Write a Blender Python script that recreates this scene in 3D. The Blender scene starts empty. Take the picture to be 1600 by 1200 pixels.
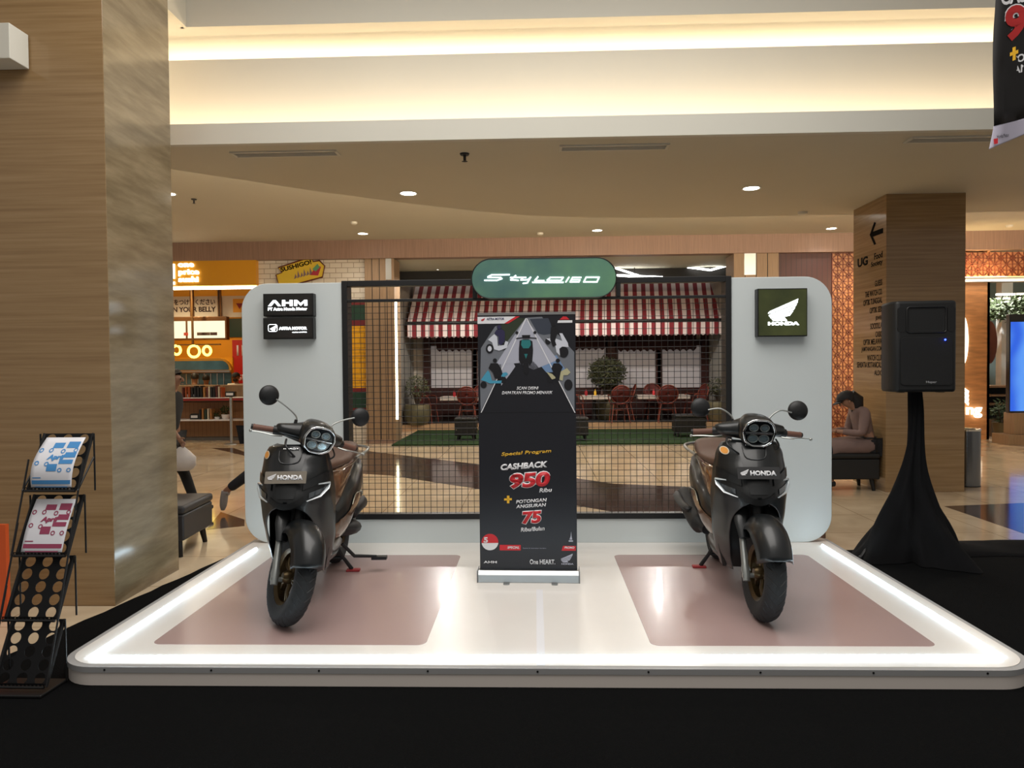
import bpy, bmesh, math, random
from mathutils import Vector, Matrix, Euler
PI=math.pi
random.seed(7)
S=bpy.context.scene
C=S.collection
# ---------------------------------------------------------------- camera
CAM=Vector((0.0,-3.386,1.5)); FPX=1150.0
RT=Vector((0.99945099,0.03181651,-0.00924298)); UP=Vector((0.00848738,0.02380255,0.99968065)); FW=Vector((-0.03202636,0.99921026,-0.02351944))
cd=bpy.data.cameras.new('camera'); cd.sensor_width=36; cd.lens=36*FPX/1600; cd.clip_start=.05; cd.clip_end=200
cam=bpy.data.objects.new('camera',cd); C.objects.link(cam)
cam.matrix_world=Matrix(((RT.x,UP.x,-FW.x,CAM.x),(RT.y,UP.y,-FW.y,CAM.y),(RT.z,UP.z,-FW.z,CAM.z),(0,0,0,1)))
S.camera=cam
def ray(x,y): return FW+RT*((x-800)/FPX)-UP*((y-600)/FPX)
def at(x,y,Y):
    d=ray(x,y); return CAM+d*((Y-CAM.y)/d.y)
def onz(x,y,z=0.0):
    d=ray(x,y); return CAM+d*((z-CAM.z)/d.z)
# ---------------------------------------------------------------- world, exposure, large lights
S.view_settings.view_transform='Standard'; S.view_settings.look='None'; S.view_settings.gamma=1; S.view_settings.use_curve_mapping=False
S.view_settings.exposure=0.0
w=bpy.data.worlds.new('world'); S.world=w; w.use_nodes=True
w.node_tree.nodes['Background'].inputs[0].default_value=(1.0,.95,.89,1); w.node_tree.nodes['Background'].inputs[1].default_value=.30
def area(name,loc,size,energy,col,rot=(0,0,0),sy=None):
    l=bpy.data.lights.new(name,'AREA'); l.energy=energy; l.color=col; l.size=size
    if sy: l.shape='RECTANGLE'; l.size_y=sy
    o=bpy.data.objects.new(name,l); C.objects.link(o); o.location=loc; o.rotation_euler=rot; return o
def spot(name,loc,energy,col,ang=110,blend=.8,r=.06,rot=(0,0,0)):
    l=bpy.data.lights.new(name,'SPOT'); l.energy=energy; l.color=col; l.spot_size=math.radians(ang); l.spot_blend=blend; l.shadow_soft_size=r
    o=bpy.data.objects.new(name,l); C.objects.link(o); o.location=loc; o.rotation_euler=rot; return o
WARM=(1,.80,.56); NEUT=(1,.96,.91)
area('overhead_fill',(0,-.5,5.3),5.0,300,NEUT,sy=4.5)  # unseen soft panel added overhead to brighten the stage
# ---------------------------------------------------------------- colours and materials
def lin(c): return tuple(((v/255)/12.92 if v/255<=.04045 else ((v/255+.055)/1.055)**2.4) for v in c)
MATS={}
def mat(name,col,rough=.5,metal=0,emit=None,es=0,noise=0,nscale=20,stretch=(1,1,1),bump=0,bscale=80,trans=0,coat=0,spec=.5,col2=None,alpha=1):
    if name in MATS: return MATS[name]
    m=bpy.data.materials.new(name); m.use_nodes=True; nt=m.node_tree; b=nt.nodes['Principled BSDF']
    c=lin(col)+(1,)
    b.inputs['Base Color'].default_value=c; b.inputs['Roughness'].default_value=rough; b.inputs['Metallic'].default_value=metal
    b.inputs['Specular IOR Level'].default_value=spec
    if coat: b.inputs['Coat Weight'].default_value=coat; b.inputs['Coat Roughness'].default_value=.08
    if trans: b.inputs['Transmission Weight'].default_value=trans
    if alpha<1: b.inputs['Alpha'].default_value=alpha
    if emit: b.inputs['Emission Color'].default_value=lin(emit)+(1,); b.inputs['Emission Strength'].default_value=es
    if noise or col2 or bump:
        tc=nt.nodes.new('ShaderNodeTexCoord'); mp=nt.nodes.new('ShaderNodeMapping'); mp.inputs['Scale'].default_value=stretch
        nt.links.new(tc.outputs['Object'],mp.inputs[0])
    if noise or col2:
        n=nt.nodes.new('ShaderNodeTexNoise'); n.inputs['Scale'].default_value=nscale; n.inputs['Detail'].default_value=5
        nt.links.new(mp.outputs[0],n.inputs['Vector'])
        r=nt.nodes.new('ShaderNodeValToRGB'); r.color_ramp.elements[0].position=.3; r.color_ramp.elements[1].position=.7
        c2=lin(col2)+(1,) if col2 else tuple(v*(1-noise) for v in c[:3])+(1,)
        r.color_ramp.elements[0].color=c2; r.color_ramp.elements[1].color=c
        nt.links.new(n.outputs['Fac'],r.inputs[0]); nt.links.new(r.outputs[0],b.inputs['Base Color'])
    if bump:
        n=nt.nodes.new('ShaderNodeTexNoise'); n.inputs['Scale'].default_value=bscale
        nt.links.new(tc.outputs['Object'],n.inputs['Vector'])
        bp=nt.nodes.new('ShaderNodeBump'); bp.inputs['Strength'].default_value=bump; bp.inputs['Distance'].default_value=.01
        nt.links.new(n.outputs['Fac'],bp.inputs['Height']); nt.links.new(bp.outputs[0],b.inputs['Normal'])
    MATS[name]=m; return m
def brickmat(name,c1,c2,mortar,bw,bh,msize=.01,rough=.3,axes='xz',off=.5,noise=0):
    m=bpy.data.materials.new(name); m.use_nodes=True; nt=m.node_tree; b=nt.nodes['Principled BSDF']; b.inputs['Roughness'].default_value=rough
    tc=nt.nodes.new('ShaderNodeTexCoord'); sp=nt.nodes.new('ShaderNodeSeparateXYZ'); cb=nt.nodes.new('ShaderNodeCombineXYZ')
    nt.links.new(tc.outputs['Object'],sp.inputs[0])
    i={'x':0,'y':1,'z':2}
    nt.links.new(sp.outputs[i[axes[0]]],cb.inputs[0]); nt.links.new(sp.outputs[i[axes[1]]],cb.inputs[1])
    k=nt.nodes.new('ShaderNodeTexBrick'); k.offset=off; k.inputs['Scale'].default_value=1; k.inputs['Brick Width'].default_value=bw; k.inputs['Row Height'].default_value=bh; k.inputs['Mortar Size'].default_value=msize
    k.inputs['Color1'].default_value=lin(c1)+(1,); k.inputs['Color2'].default_value=lin(c2)+(1,); k.inputs['Mortar'].default_value=lin(mortar)+(1,)
    nt.links.new(cb.outputs[0],k.inputs['Vector'])
    if noise:
        n=nt.nodes.new('ShaderNodeTexNoise'); n.inputs['Scale'].default_value=2.2; n.inputs['Detail'].default_value=7; n.inputs['Distortion'].default_value=.6
        nt.links.new(tc.outputs['Object'],n.inputs['Vector'])
        mx=nt.nodes.new('ShaderNodeMixRGB'); mx.blend_type='MULTIPLY'; mx.inputs[0].default_value=noise
        rr=nt.nodes.new('ShaderNodeValToRGB'); rr.color_ramp.elements[0].position=.35; rr.color_ramp.elements[1].position=.65; rr.color_ramp.elements[0].color=(.55,.5,.45,1)
        nt.links.new(n.outputs['Fac'],rr.inputs[0]); nt.links.new(k.outputs['Color'],mx.inputs[1]); nt.links.new(rr.outputs[0],mx.inputs[2]); nt.links.new(mx.outputs[0],b.inputs['Base Color'])
    else: nt.links.new(k.outputs['Color'],b.inputs['Base Color'])
    MATS[name]=m; return m
def stripemat(name,c1,c2,period,axis='x',duty=.5,rough=.7,phase=0):
    m=bpy.data.materials.new(name); m.use_nodes=True; nt=m.node_tree; b=nt.nodes['Principled BSDF']; b.inputs['Roughness'].default_value=rough
    tc=nt.nodes.new('ShaderNodeTexCoord'); sp=nt.nodes.new('ShaderNodeSeparateXYZ'); nt.links.new(tc.outputs['Object'],sp.inputs[0])
    a=nt.nodes.new('ShaderNodeMath'); a.operation='MULTIPLY_ADD'; a.inputs[1].default_value=1/period; a.inputs[2].default_value=100+phase
    f=nt.nodes.new('ShaderNodeMath'); f.operation='FRACT'; g=nt.nodes.new('ShaderNodeMath'); g.operation='GREATER_THAN'; g.inputs[1].default_value=duty
    nt.links.new(sp.outputs['xyz'.index(axis)],a.inputs[0]); nt.links.new(a.outputs[0],f.inputs[0]); nt.links.new(f.outputs[0],g.inputs[0])
    mx=nt.nodes.new('ShaderNodeMixRGB'); mx.inputs[1].default_value=lin(c1)+(1,); mx.inputs[2].default_value=lin(c2)+(1,)
    nt.links.new(g.outputs[0],mx.inputs[0]); nt.links.new(mx.outputs[0],b.inputs['Base Color']); MATS[name]=m; return m
def stonemat(name,c1,c2,c3,rough=.18,scale=(1,1,9),tilt=0):
    m=bpy.data.materials.new(name); m.use_nodes=True; nt=m.node_tree; b=nt.nodes['Principled BSDF']; b.inputs['Roughness'].default_value=rough
    tc=nt.nodes.new('ShaderNodeTexCoord'); mp=nt.nodes.new('ShaderNodeMapping'); mp.inputs['Scale'].default_value=scale; mp.inputs['Rotation'].default_value=(tilt,0,0)
    nt.links.new(tc.outputs['Object'],mp.inputs[0])
    n=nt.nodes.new('ShaderNodeTexNoise'); n.inputs['Scale'].default_value=1.6; n.inputs['Detail'].default_value=8; n.inputs['Roughness'].default_value=.62
    nt.links.new(mp.outputs[0],n.inputs['Vector'])
    r=nt.nodes.new('ShaderNodeValToRGB'); e=r.color_ramp.elements; e[0].position=.32; e[1].position=.7; e[0].color=lin(c1)+(1,); e[1].color=lin(c3)+(1,)
    x=e.new(.5); x.color=lin(c2)+(1,)
    nt.links.new(n.outputs['Fac'],r.inputs[0]); nt.links.new(r.outputs[0],b.inputs['Base Color']); MATS[name]=m; return m
def emis(name,col,s):
    return mat(name,(10,10,10),.6,emit=col,es=s)
# ---------------------------------------------------------------- mesh building
class MB:
    def __init__(s): s.v=[]; s.f=[]; s.mi=[]; s.M=Matrix(); s.cur=0
    def add(s,vs,fs):
        b=len(s.v); s.v+= [s.M@Vector(p) for p in vs]; s.f+=[tuple(i+b for i in f) for f in fs]; s.mi+=[s.cur]*len(fs); return s
    def box(s,a,b,M=None):
        (x0,y0,z0),(x1,y1,z1)=a,b
        vs=[Vector(p) for p in ((x0,y0,z0),(x1,y0,z0),(x1,y1,z0),(x0,y1,z0),(x0,y0,z1),(x1,y0,z1),(x1,y1,z1),(x0,y1,z1))]
        if M: vs=[M@p for p in vs]
        return s.add(vs,[(0,3,2,1),(4,5,6,7),(0,1,5,4),(1,2,6,5),(2,3,7,6),(3,0,4,7)])
    def frame(s,p,q,up=None):
        d=(Vector(q)-Vector(p)).normalized(); a=Vector((0,0,1)) if abs(d.z)<.95 else Vector((1,0,0))
        u=d.cross(a).normalized(); return u,d.cross(u)
    def tube(s,path,r,n=10,caps=True,closed=False,flat=1.0):
        path=[Vector(p) for p in path]; N=len(path); rs=r if isinstance(r,(list,tuple)) else [r]*N
        vs=[];fs=[]; u=None
        for i,p in enumerate(path):
            if closed: d=path[(i+1)%N]-path[i-1]
            else: d=path[min(i+1,N-1)]-path[max(i-1,0)]
            d=d.normalized() if d.length>1e-9 else Vector((0,0,1))
            if u is None:
                a=Vector((0,0,1)) if abs(d.z)<.9 else Vector((1,0,0)); u=d.cross(a).normalized()
            else:
                u=(u-d*u.dot(d)); u=u.normalized() if u.length>1e-6 else d.orthogonal().normalized()
            w_=d.cross(u)
            for k in range(n):
                t=2*PI*k/n; vs.append(p+u*math.cos(t)*rs[i]+w_*math.sin(t)*rs[i]*flat)
        M_=N if closed else N-1
        for i in range(M_):
            for k in range(n):
                a=i*n+k; b=i*n+(k+1)%n; j=(i+1)%N; fs.append((a,b,j*n+(k+1)%n,j*n+k))
        if caps and not closed: fs.append(tuple(range(n))[::-1]); fs.append(tuple((N-1)*n+k for k in range(n)))
        return s.add(vs,fs)
    def cyl(s,p,q,r,r2=None,n=20): return s.tube([p,q],[r,r if r2 is None else r2],n)
    def lathe(s,prof,n=32,M=None,close=False):
        vs=[];fs=[]
        for (r,z) in prof:
            for k in range(n): t=2*PI*k/n; vs.append(Vector((r*math.cos(t),r*math.sin(t),z)))
        m=len(prof)
        for i in range(m if close else m-1):
            for k in range(n): j=(i+1)%m; fs.append((i*n+k,i*n+(k+1)%n,j*n+(k+1)%n,j*n+k))
        if not close:
            if prof[0][0]>1e-6: fs.append(tuple(range(n))[::-1])
            if prof[-1][0]>1e-6: fs.append(tuple((m-1)*n+k for k in range(n)))
        if M: vs=[M@v for v in vs]
        return s.add(vs,fs)
    def grid(s,P,cu=False,cv=False):
        a=len(P); b=len(P[0]); vs=[p for row in P for p in row]; fs=[]
        for i in range(a if cu else a-1):
            for j in range(b if cv else b-1):
                i2=(i+1)%a; j2=(j+1)%b; fs.append((i*b+j,i2*b+j,i2*b+j2,i*b+j2))
        return s.add(vs,fs)
    def prism(s,poly,t0,t1,fn=None):
        # poly in (u,v), thickness along w ; fn maps (u,v,w)->world, default x,z plane facing -y
        fn=fn or (lambda u,v,w:(u,w,v)); n=len(poly)
        vs=[fn(u,v,t0) for u,v in poly]+[fn(u,v,t1) for u,v in poly]
        fs=[tuple(range(n)),tuple(range(2*n-1,n-1,-1))]+[(i,i+n,(i+1)%n+n,(i+1)%n) for i in range(n)]
        return s.add(vs,fs)
    def ball(s,c,r,n=16,m=10,sc=(1,1,1)):
        P=[]
        for i in range(m+1):
            a=-PI/2+PI*i/m
            P.append([Vector((c[0]+r*sc[0]*math.cos(a)*math.cos(2*PI*k/n),c[1]+r*sc[1]*math.cos(a)*math.sin(2*PI*k/n),c[2]+r*sc[2]*math.sin(a))) for k in range(n)])
        return s.grid(P,cv=True)
    def build(s,name,m,parent=None,smooth=None,bevel=0,seg=2,sub=0,solid=0,merge=False,fixn=True):
        me=bpy.data.meshes.new(name); me.from_pydata([tuple(v) for v in s.v],[],s.f)
        ms=m if isinstance(m,(list,tuple)) else [m]
        for x in ms: me.materials.append(x)
        if len(ms)>1:
            for p,i in zip(me.polygons,s.mi): p.material_index=i
        bm=bmesh.new(); bm.from_mesh(me)
        if merge: bmesh.ops.remove_doubles(bm,verts=bm.verts,dist=1e-5)
        if fixn: bmesh.ops.recalc_face_normals(bm,faces=bm.faces)
        bm.to_mesh(me); bm.free()
        if smooth is not None:
            me.shade_smooth()
            if smooth<180: me.set_sharp_from_angle(angle=math.radians(smooth))
        o=bpy.data.objects.new(name,me); C.objects.link(o); o.parent=parent
        if solid:
            q=o.modifiers.new('s','SOLIDIFY'); q.thickness=solid; q.offset=-1
        if bevel:
            q=o.modifiers.new('b','BEVEL'); q.width=bevel; q.segments=seg; q.limit_method='ANGLE'; q.angle_limit=math.radians(40)
        if sub:
            q=o.modifiers.new('u','SUBSURF'); q.levels=sub; q.render_levels=sub
        return o
def tag(o,label,cat,group=None,kind=None):
    o['label']=label; o['category']=cat
    if group: o['group']=group
    if kind: o['kind']=kind
    return o
def struct(o): o['kind']='structure'; return o
def thing(name,label,cat,loc=(0,0,0),rz=0,group=None):
    o=bpy.data.objects.new(name,None); C.objects.link(o); o.location=loc; o.rotation_euler=(0,0,rz); o.empty_display_size=.1
    return tag(o,label,cat,group)
def dup(root,loc,rz,label,group=None):
    r=root.copy(); C.objects.link(r); r.location=loc; r.rotation_euler=(0,0,rz); r['label']=label
    if group: r['group']=group
    for ch in list(root.children):
        c=ch.copy(); C.objects.link(c); c.parent=r
        for g in list(ch.children): d=g.copy(); C.objects.link(d); d.parent=c
    return r
def rect(x0,z0,x1,z1,Y0,Y1): return ((x0,Y0,z0),(x1,Y1,z1))
def rrect(x0,z0,x1,z1,r,n=8,rs=None):
    rs=rs or (r,r,r,r) # bl br tr tl
    out=[]
    for (cx,cz,a0,q) in ((x0,z0,PI,0),(x1,z0,1.5*PI,1),(x1,z1,0,2),(x0,z1,.5*PI,3)):
        rr=rs[q]
        if rr<=0: out.append((cx,cz)); continue
        ox=cx+rr if q in (0,3) else cx-rr; oz=cz+rr if q in (0,1) else cz-rr
        for k in range(n+1): a=a0+PI/2*k/n; out.append((ox+rr*math.cos(a),oz+rr*math.sin(a)))
    return out
def text(name,s,w,h,M,m,parent=None,ext=.001,shear=0,bold=.02,fill=True,spacing=1.0,align='LEFT'):
    """lettering fitted to w x h, lower-left corner at M's origin, reading along M's X, facing M's Z"""
    cu=bpy.data.curves.new(name,'FONT'); cu.body=s; cu.size=1; cu.shear=shear; cu.offset=bold; cu.extrude=0; cu.space_character=spacing; cu.align_x=align; cu.resolution_u=4
    t=bpy.data.objects.new(name,cu); C.objects.link(t)
    dg=bpy.context.evaluated_depsgraph_get(); me=bpy.data.meshes.new_from_object(t.evaluated_get(dg)); bpy.data.objects.remove(t)
    me.name=name
    xs=[v.co.x for v in me.vertices]; ys=[v.co.y for v in me.vertices]
    if not xs: return None
    x0,x1,y0,y1=min(xs),max(xs),min(ys),max(ys); sx=w/(x1-x0); sy=h/(y1-y0) if h else sx
    for v in me.vertices: v.co=M@Vector(((v.co.x-x0)*sx,(v.co.y-y0)*sy,0))
    me.materials.clear(); me.materials.append(m)
    if ext:
        bm=bmesh.new(); bm.from_mesh(me); bmesh.ops.remove_doubles(bm,verts=bm.verts,dist=1e-6)
        r=bmesh.ops.extrude_face_region(bm,geom=bm.faces[:]); nz=(M.to_3x3()@Vector((0,0,1))).normalized()*ext
        for g in r['geom']:
            if isinstance(g,bmesh.types.BMVert): g.co+=nz
        bmesh.ops.recalc_face_normals(bm,faces=bm.faces); bm.to_mesh(me); bm.free()
    o=bpy.data.objects.new(name,me); C.objects.link(o); o.parent=parent; return o
def face(x,y,z): return Matrix.Translation((x,y,z))@Matrix.Rotation(PI/2,4,'X')   # reads along +X, faces -Y
def wing(mb,x,z,w,Y,t=.002,fn=None):
    """feathered wing mark, lower-left (x,z), width w, in the XZ plane"""
    P=[[(697,305),(345,458),(322,478),(318,492),(350,488),(686,362)],[(680,374),(352,497),(326,512),(336,530),(372,516),(664,402)],
       [(660,414),(378,522),(342,538),(356,556),(400,540),(640,448)],[(636,460),(406,546),(364,564),(382,584),(560,584),(520,534),(592,520),(612,492)]]
    fn=fn or (lambda u,v,q:(u,q,v))
    for p in P: mb.prism([(x+(a-318)/379*w,z+(584-b)/379*w) for a,b in p],Y-t,Y,fn)
    return mb
# base materials
M_white=mat('stage_white',(232,228,222),.28,noise=.04,nscale=3,coat=.2)
M_pw=mat('panel_white',(205,212,212),.5,noise=.03,nscale=2)
M_black=mat('black_paint',(14,14,15),.45)
M_bplast=mat('black_plastic',(16,17,18),.5,bump=.05)
M_chrome=mat('chrome',(215,218,220),.12,1)
M_alu=mat('aluminium',(170,172,172),.35,1)
M_ceil=mat('ceiling_paint',(196,190,172),.8,noise=.03,nscale=1)
M_cfas=mat('ceiling_fascia_paint',(205,202,190),.8,noise=.03,nscale=1)
M_brown=mat('brown_panel',(146,116,98),.5,noise=.25,nscale=6,stretch=(12,12,.4))
M_woodb=mat('beige_wood',(150,122,92),.5,noise=.3,nscale=5,stretch=(12,12,.5))
M_woodo=mat('orange_wood',(228,162,106),.4,noise=.35,nscale=3,stretch=(1,1,6))
M_led=emis('led_white',(214,240,255),17)
M_ledw=emis('led_warm',(255,214,160),14)
M_dark=mat('dark_interior',(18,15,14),.7)
M_lite=emis('lettering_lit',(245,252,255),4)
M_pwhite=mat('print_white',(225,225,228),.5)
M_pred=mat('print_red',(200,34,44),.5)
M_pyel=mat('print_yellow',(232,180,40),.5)
M_pdark=mat('print_black',(24,25,32),.35)
# ================================================================ SETTING
M_floor=brickmat('polished_beige_marble',(214,194,164),(206,186,156),(176,154,124),.8,.8,.006,.10,'xy',0,noise=.45)
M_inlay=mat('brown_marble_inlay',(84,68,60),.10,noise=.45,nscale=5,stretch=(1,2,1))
M_stone=stonemat('travertine',(134,106,72),(146,118,82),(158,130,94),.15,(.6,.6,24))
M_stone2=stonemat('travertine_shaded',(112,98,74),(132,116,90),(150,134,106),.14,(.8,1.2,7),.5)  # same stone as the front; the side face's shade is put into its colour
mb=MB(); mb.box((-14,-6,-.1),(14,22,0)); fl=struct(mb.build('floor',M_floor))
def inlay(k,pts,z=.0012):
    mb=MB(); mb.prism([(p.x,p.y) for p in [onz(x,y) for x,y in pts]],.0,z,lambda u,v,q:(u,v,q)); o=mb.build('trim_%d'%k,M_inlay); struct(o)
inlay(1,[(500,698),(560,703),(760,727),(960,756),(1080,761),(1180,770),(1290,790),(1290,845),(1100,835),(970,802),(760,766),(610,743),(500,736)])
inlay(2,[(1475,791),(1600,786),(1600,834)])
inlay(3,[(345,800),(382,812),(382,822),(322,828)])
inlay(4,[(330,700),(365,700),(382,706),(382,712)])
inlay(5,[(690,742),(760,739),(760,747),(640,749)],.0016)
# columns
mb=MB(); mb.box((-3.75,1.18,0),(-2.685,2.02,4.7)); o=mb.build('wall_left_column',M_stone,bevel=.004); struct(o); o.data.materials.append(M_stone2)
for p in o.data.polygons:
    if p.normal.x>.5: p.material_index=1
c0=onz(1385,768)
ZC=3.45
mb=MB(); mb.box((4.06,5.28,0),(4.96,6.16,ZC)); o=mb.build('wall_right_column',M_stone,bevel=.004); struct(o)
# low ceiling with the curved step, upper ceiling beyond it
FY=3.01
curve=[(-9,-1.0),(-6.2,1.2),(-4.8,2.75),(-3.55,3.69),(-2.95,4.2),(-2.36,4.72),(-1.6,5.28),(-.9,5.75),(-.12,6.16),(.7,6.36),(1.6,6.46),(2.6,6.46),(4.2,6.43),(7,6.4),(14,6.4)]
poly=[(-9,-1.0+.01)]+[];
pl=[c for c in curve if c[1]>=FY+.02]
pl=[(-4.58,FY)]+pl[0:]+[(14,FY)]
mb=MB(); mb.prism(pl,ZC,ZC+.12,lambda u,v,q:(u,v,q)); struct(mb.build('ceiling_low',M_ceil))
mb=MB(); mb.box((-14,2.6,4.0),(14,11.6,4.1)); 
ZU=4.02
mb=MB(); mb.prism([(-14,3.6),(14,3.6),(14,11.6),(-14,11.6)],ZU,ZU+.1,lambda u,v,q:(u,v,q)); struct(mb.build('ceiling_high',M_ceil))
for x_,y_,l_,a_ in ((-3.4,3.55,1.2,38),(-1.9,4.7,2.4,36),(0.6,6.0,2.6,14),(4.2,6.15,5,0),(9,6.1,4,0)):
    o=area('ceiling_step_fill',(x_,y_,ZC+.17),l_,34*l_,(1,.82,.60),(math.radians(125),0,math.radians(a_)),sy=.06)  # added uplights, hidden on the low slab, to brighten the upper ceiling
# cove 1: fascia, shelf, wall A
z1=at(820,187,FY).z
mb=MB(); mb.box((-4.6,FY-.06,ZC-.0),(14,FY,z1)); struct(mb.build('trim_6',M_cfas))
mb=MB(); mb.box((-4.6,FY,ZC+.121),(14,FY+.34,ZC+.13)); struct(mb.build('trim_7',M_cfas))
YA=FY+.34; zA=at(820,82,YA).z
mb=MB(); mb.box((-4.6,YA,ZC+.121),(14,YA+.08,zA)); struct(mb.build('trim_8',M_cfas))
mb=MB(); mb.box((-4.6,YA+.08,zA-.16),(14,YA+.95,zA-.12)); struct(mb.build('trim_9',M_cfas))
YB=YA+.95; YC=3.30; zB=4.58
zB=at(820,32,YC).z
mb=MB(); mb.box((-4.6,YB,zA-.16),(14,YB+.08,zB)); struct(mb.build('trim_10',M_cfas))
mb=MB(); mb.box((-4.6,YC,zB),(14,YB+.08,zB+.06)); mb.box((-4.6,-3,zB),(-3.17,YC,zB+.06)); struct(mb.build('ceiling_cove',M_cfas))
mb=MB(); mb.box((-3.2,YC-.03,zB-.0),(14,YC,zB+1.4)); struct(mb.build('trim_11',M_cfas))
mb=MB(); mb.box((-3.169,-3,zB),(-3.14,YC-.031,zB+1.4)); struct(mb.build('trim_12',M_cfas))
mb=MB(); mb.box((-4.6,2.0,ZC),(-4.5,YB,zB)); struct(mb.build('wall_cove_end',M_cfas))
# LED tapes lying in the coves
def ledtape(name,a,b,label,e,col,size,rot):
    pass
def strip_light(x0,x1,y,z,energy,tilt):
    a=area('cove_light',((x0+x1)/2,y,z),x1-x0,energy,(1,.83,.62),(tilt,0,0),sy=.04); return a
mb=MB(); mb.box((-4.4,FY+.05,ZC+.131),(13.5,FY+.08,ZC+.145)); o=mb.build('cove_light_tape',M_ledw); tag(o,'warm light tape hidden behind the lower ceiling fascia','light strip')
strip_light(-4.4,13.5,FY+.05,ZC+.16,42,math.radians(125))
mb=MB(); mb.box((-4.4,YB-.12,zA-.12),(13.5,YB-.09,zA-.105)); o=mb.build('cove_light_tape',M_ledw); tag(o,'warm light tape hidden on the upper ceiling ledge','light strip')
strip_light(-4.4,13.5,YB-.38,zA-.06,100,math.radians(175))
a=area('cove_light',(-4.3,2.6,ZC+.3),1.5,30,(1,.83,.62),(0,math.radians(120),0),sy=.05)
# facade header across all shop fronts
YF=11.2
bt=at(820,375,YF).z; bb=at(820,402,YF).z
mb=MB(); mb.box((-14,YF-.15,bb),(14,YF+.1,ZU+.01)); struct(mb.build('wall_header',M_brown))
mb=MB(); mb.box((-14,YF+.1,bb+.02),(14,15,bb+.08)); struct(mb.build('ceiling_shops',M_ceil))
mb=MB(); mb.box((-14,21,0),(14,21.2,5)); struct(mb.build('wall_back',M_dark))
# ceiling fittings
M_dl=emis('downlight_disc',(255,246,230),14)
def downlight(px,py,z,label,en,r=.085):
    p=onz(px,py,z); t=thing('ceiling_downlight',label,'ceiling light',(p.x,p.y,z),0,'ceiling downlights')
    mb=MB(); mb.lathe([(r,-.002),(r+.018,-.008),(r+.022,-.003),(r+.022,.0)],28); mb.build('trim_ring',M_cfas,t,smooth=40)
    mb=MB(); mb.lathe([(0,-.004),(r,-.004),(r,-.001),(0,-.001)],28); mb.build('diffuser',M_dl,t)
    spot('downlight',(p.x,p.y,z-.05),en,NEUT,140,.9,.08)
downlight(638,302,ZC,'round white downlight in the low ceiling, left of the oval sign',70)
downlight(1174,294,ZC,'round white downlight in the low ceiling, right of the oval sign',45)
downlight(567,365,ZU,'round downlight in the rear ceiling, left of the oval sign',40)
downlight(933,360,ZU,'round downlight in the rear ceiling, above the oval sign',40)
downlight(1299,357,ZU,'round downlight in the rear ceiling, beside the right column',40)
downlight(264,303,ZU-.0,'round downlight cut by the edge of the left column',30)
for x_,y_ in ((-5.5,7.5),(6.5,7.5),(-1.5,8.6),(2.6,8.6),(0.5,7.6)): spot('hall_fill_spot',(x_,y_,ZU-.05),120,(1,.93,.82),165,.6,.12)  # extra spots without fittings, added to brighten the hall
def vent(px0,px1,py,label):
    a=onz(px0,py,ZC); b=onz(px1,py-2,ZC); t=thing('ceiling_vent',label,'vent',((a.x+b.x)/2,a.y,ZC),0,'slot air vents in the low ceiling'); L=(b.x-a.x)
    mb=MB(); 
    for s in (-1,1): mb.box((-L/2,s*.07-.012,-.012),(L/2,s*.07+.012,0)); mb.box((s*L/2-.012,-.08,-.012),(s*L/2+.012,.08,0))
    mb.build('frame',M_cfas,t)
    mb=MB(); mb.box((-L/2,-.07,-.002),(L/2,.07,0)); mb.build('duct_opening',mat('vent_dark',(60,54,46),.8),t)
    mb=MB()
    for k in range(4): mb.box((-L/2,-.05+k*.03,-.01),(L/2,-.043+k*.03,-.001))
    mb.build('louvre',M_cfas,t)
vent(366,528,241,'slot air vent in the low ceiling, nearest the left column')
vent(876,1042,231,'slot air vent in the low ceiling, middle of the row')
vent(1420,1580,218,'slot air vent in the low ceiling, beside the hanging banner')
def sprinkler(px,py,z,label,s=1):
    p=onz(px,py,z); t=thing('fire_sprinkler',label,'sprinkler',(p.x,p.y,z),0,'ceiling sprinklers')
    mb=MB(); mb.lathe([(0,0),(.035*s,0),(.03*s,-.012*s),(0,-.012*s)],16); mb.build('escutcheon',M_black,t)
    mb=MB(); mb.cyl((0,0,-.01),(0,0,-.05*s),.01*s); mb.lathe([(0,-.052*s),(.022*s,-.055*s),(0,-.06*s)],12); mb.build('head',M_black,t)
sprinkler(726,240,ZC,'black sprinkler head in the low ceiling between the two nearer vents',1.3)
sprinkler(303,311,ZU,'black sprinkler head in the rear ceiling beside the left column',1.2)
def detector(px,py,z,label):
    p=onz(px,py,z); mb=MB(); mb.M=Matrix.Translation(p); mb.lathe([(0,0),(.06,0),(.055,-.03),(.03,-.045),(0,-.045)],18); o=mb.build('smoke_detector',mat('detector_white',(215,210,195),.5),smooth=40); tag(o,label,'smoke detector','ceiling detectors')
detector(553,347,ZU,'small white detector in the rear ceiling, left of the oval sign'); detector(1254,331,ZC,'small white detector on the ceiling step before the right column'); detector(1577,352,ZU,'small white detector in the rear ceiling right of the right column')
detector(844,364,ZU,'small white detector in the rear ceiling above the oval sign')
# grey beam end at far left
a=at(14,35,1.0); b=at(-40,92,1.0)
mb=MB(); mb.box((b.x-.3,1.0,b.z),(a.x,1.17,a.z)); struct(mb.build('trim_13',M_cfas,bevel=.004))
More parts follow.
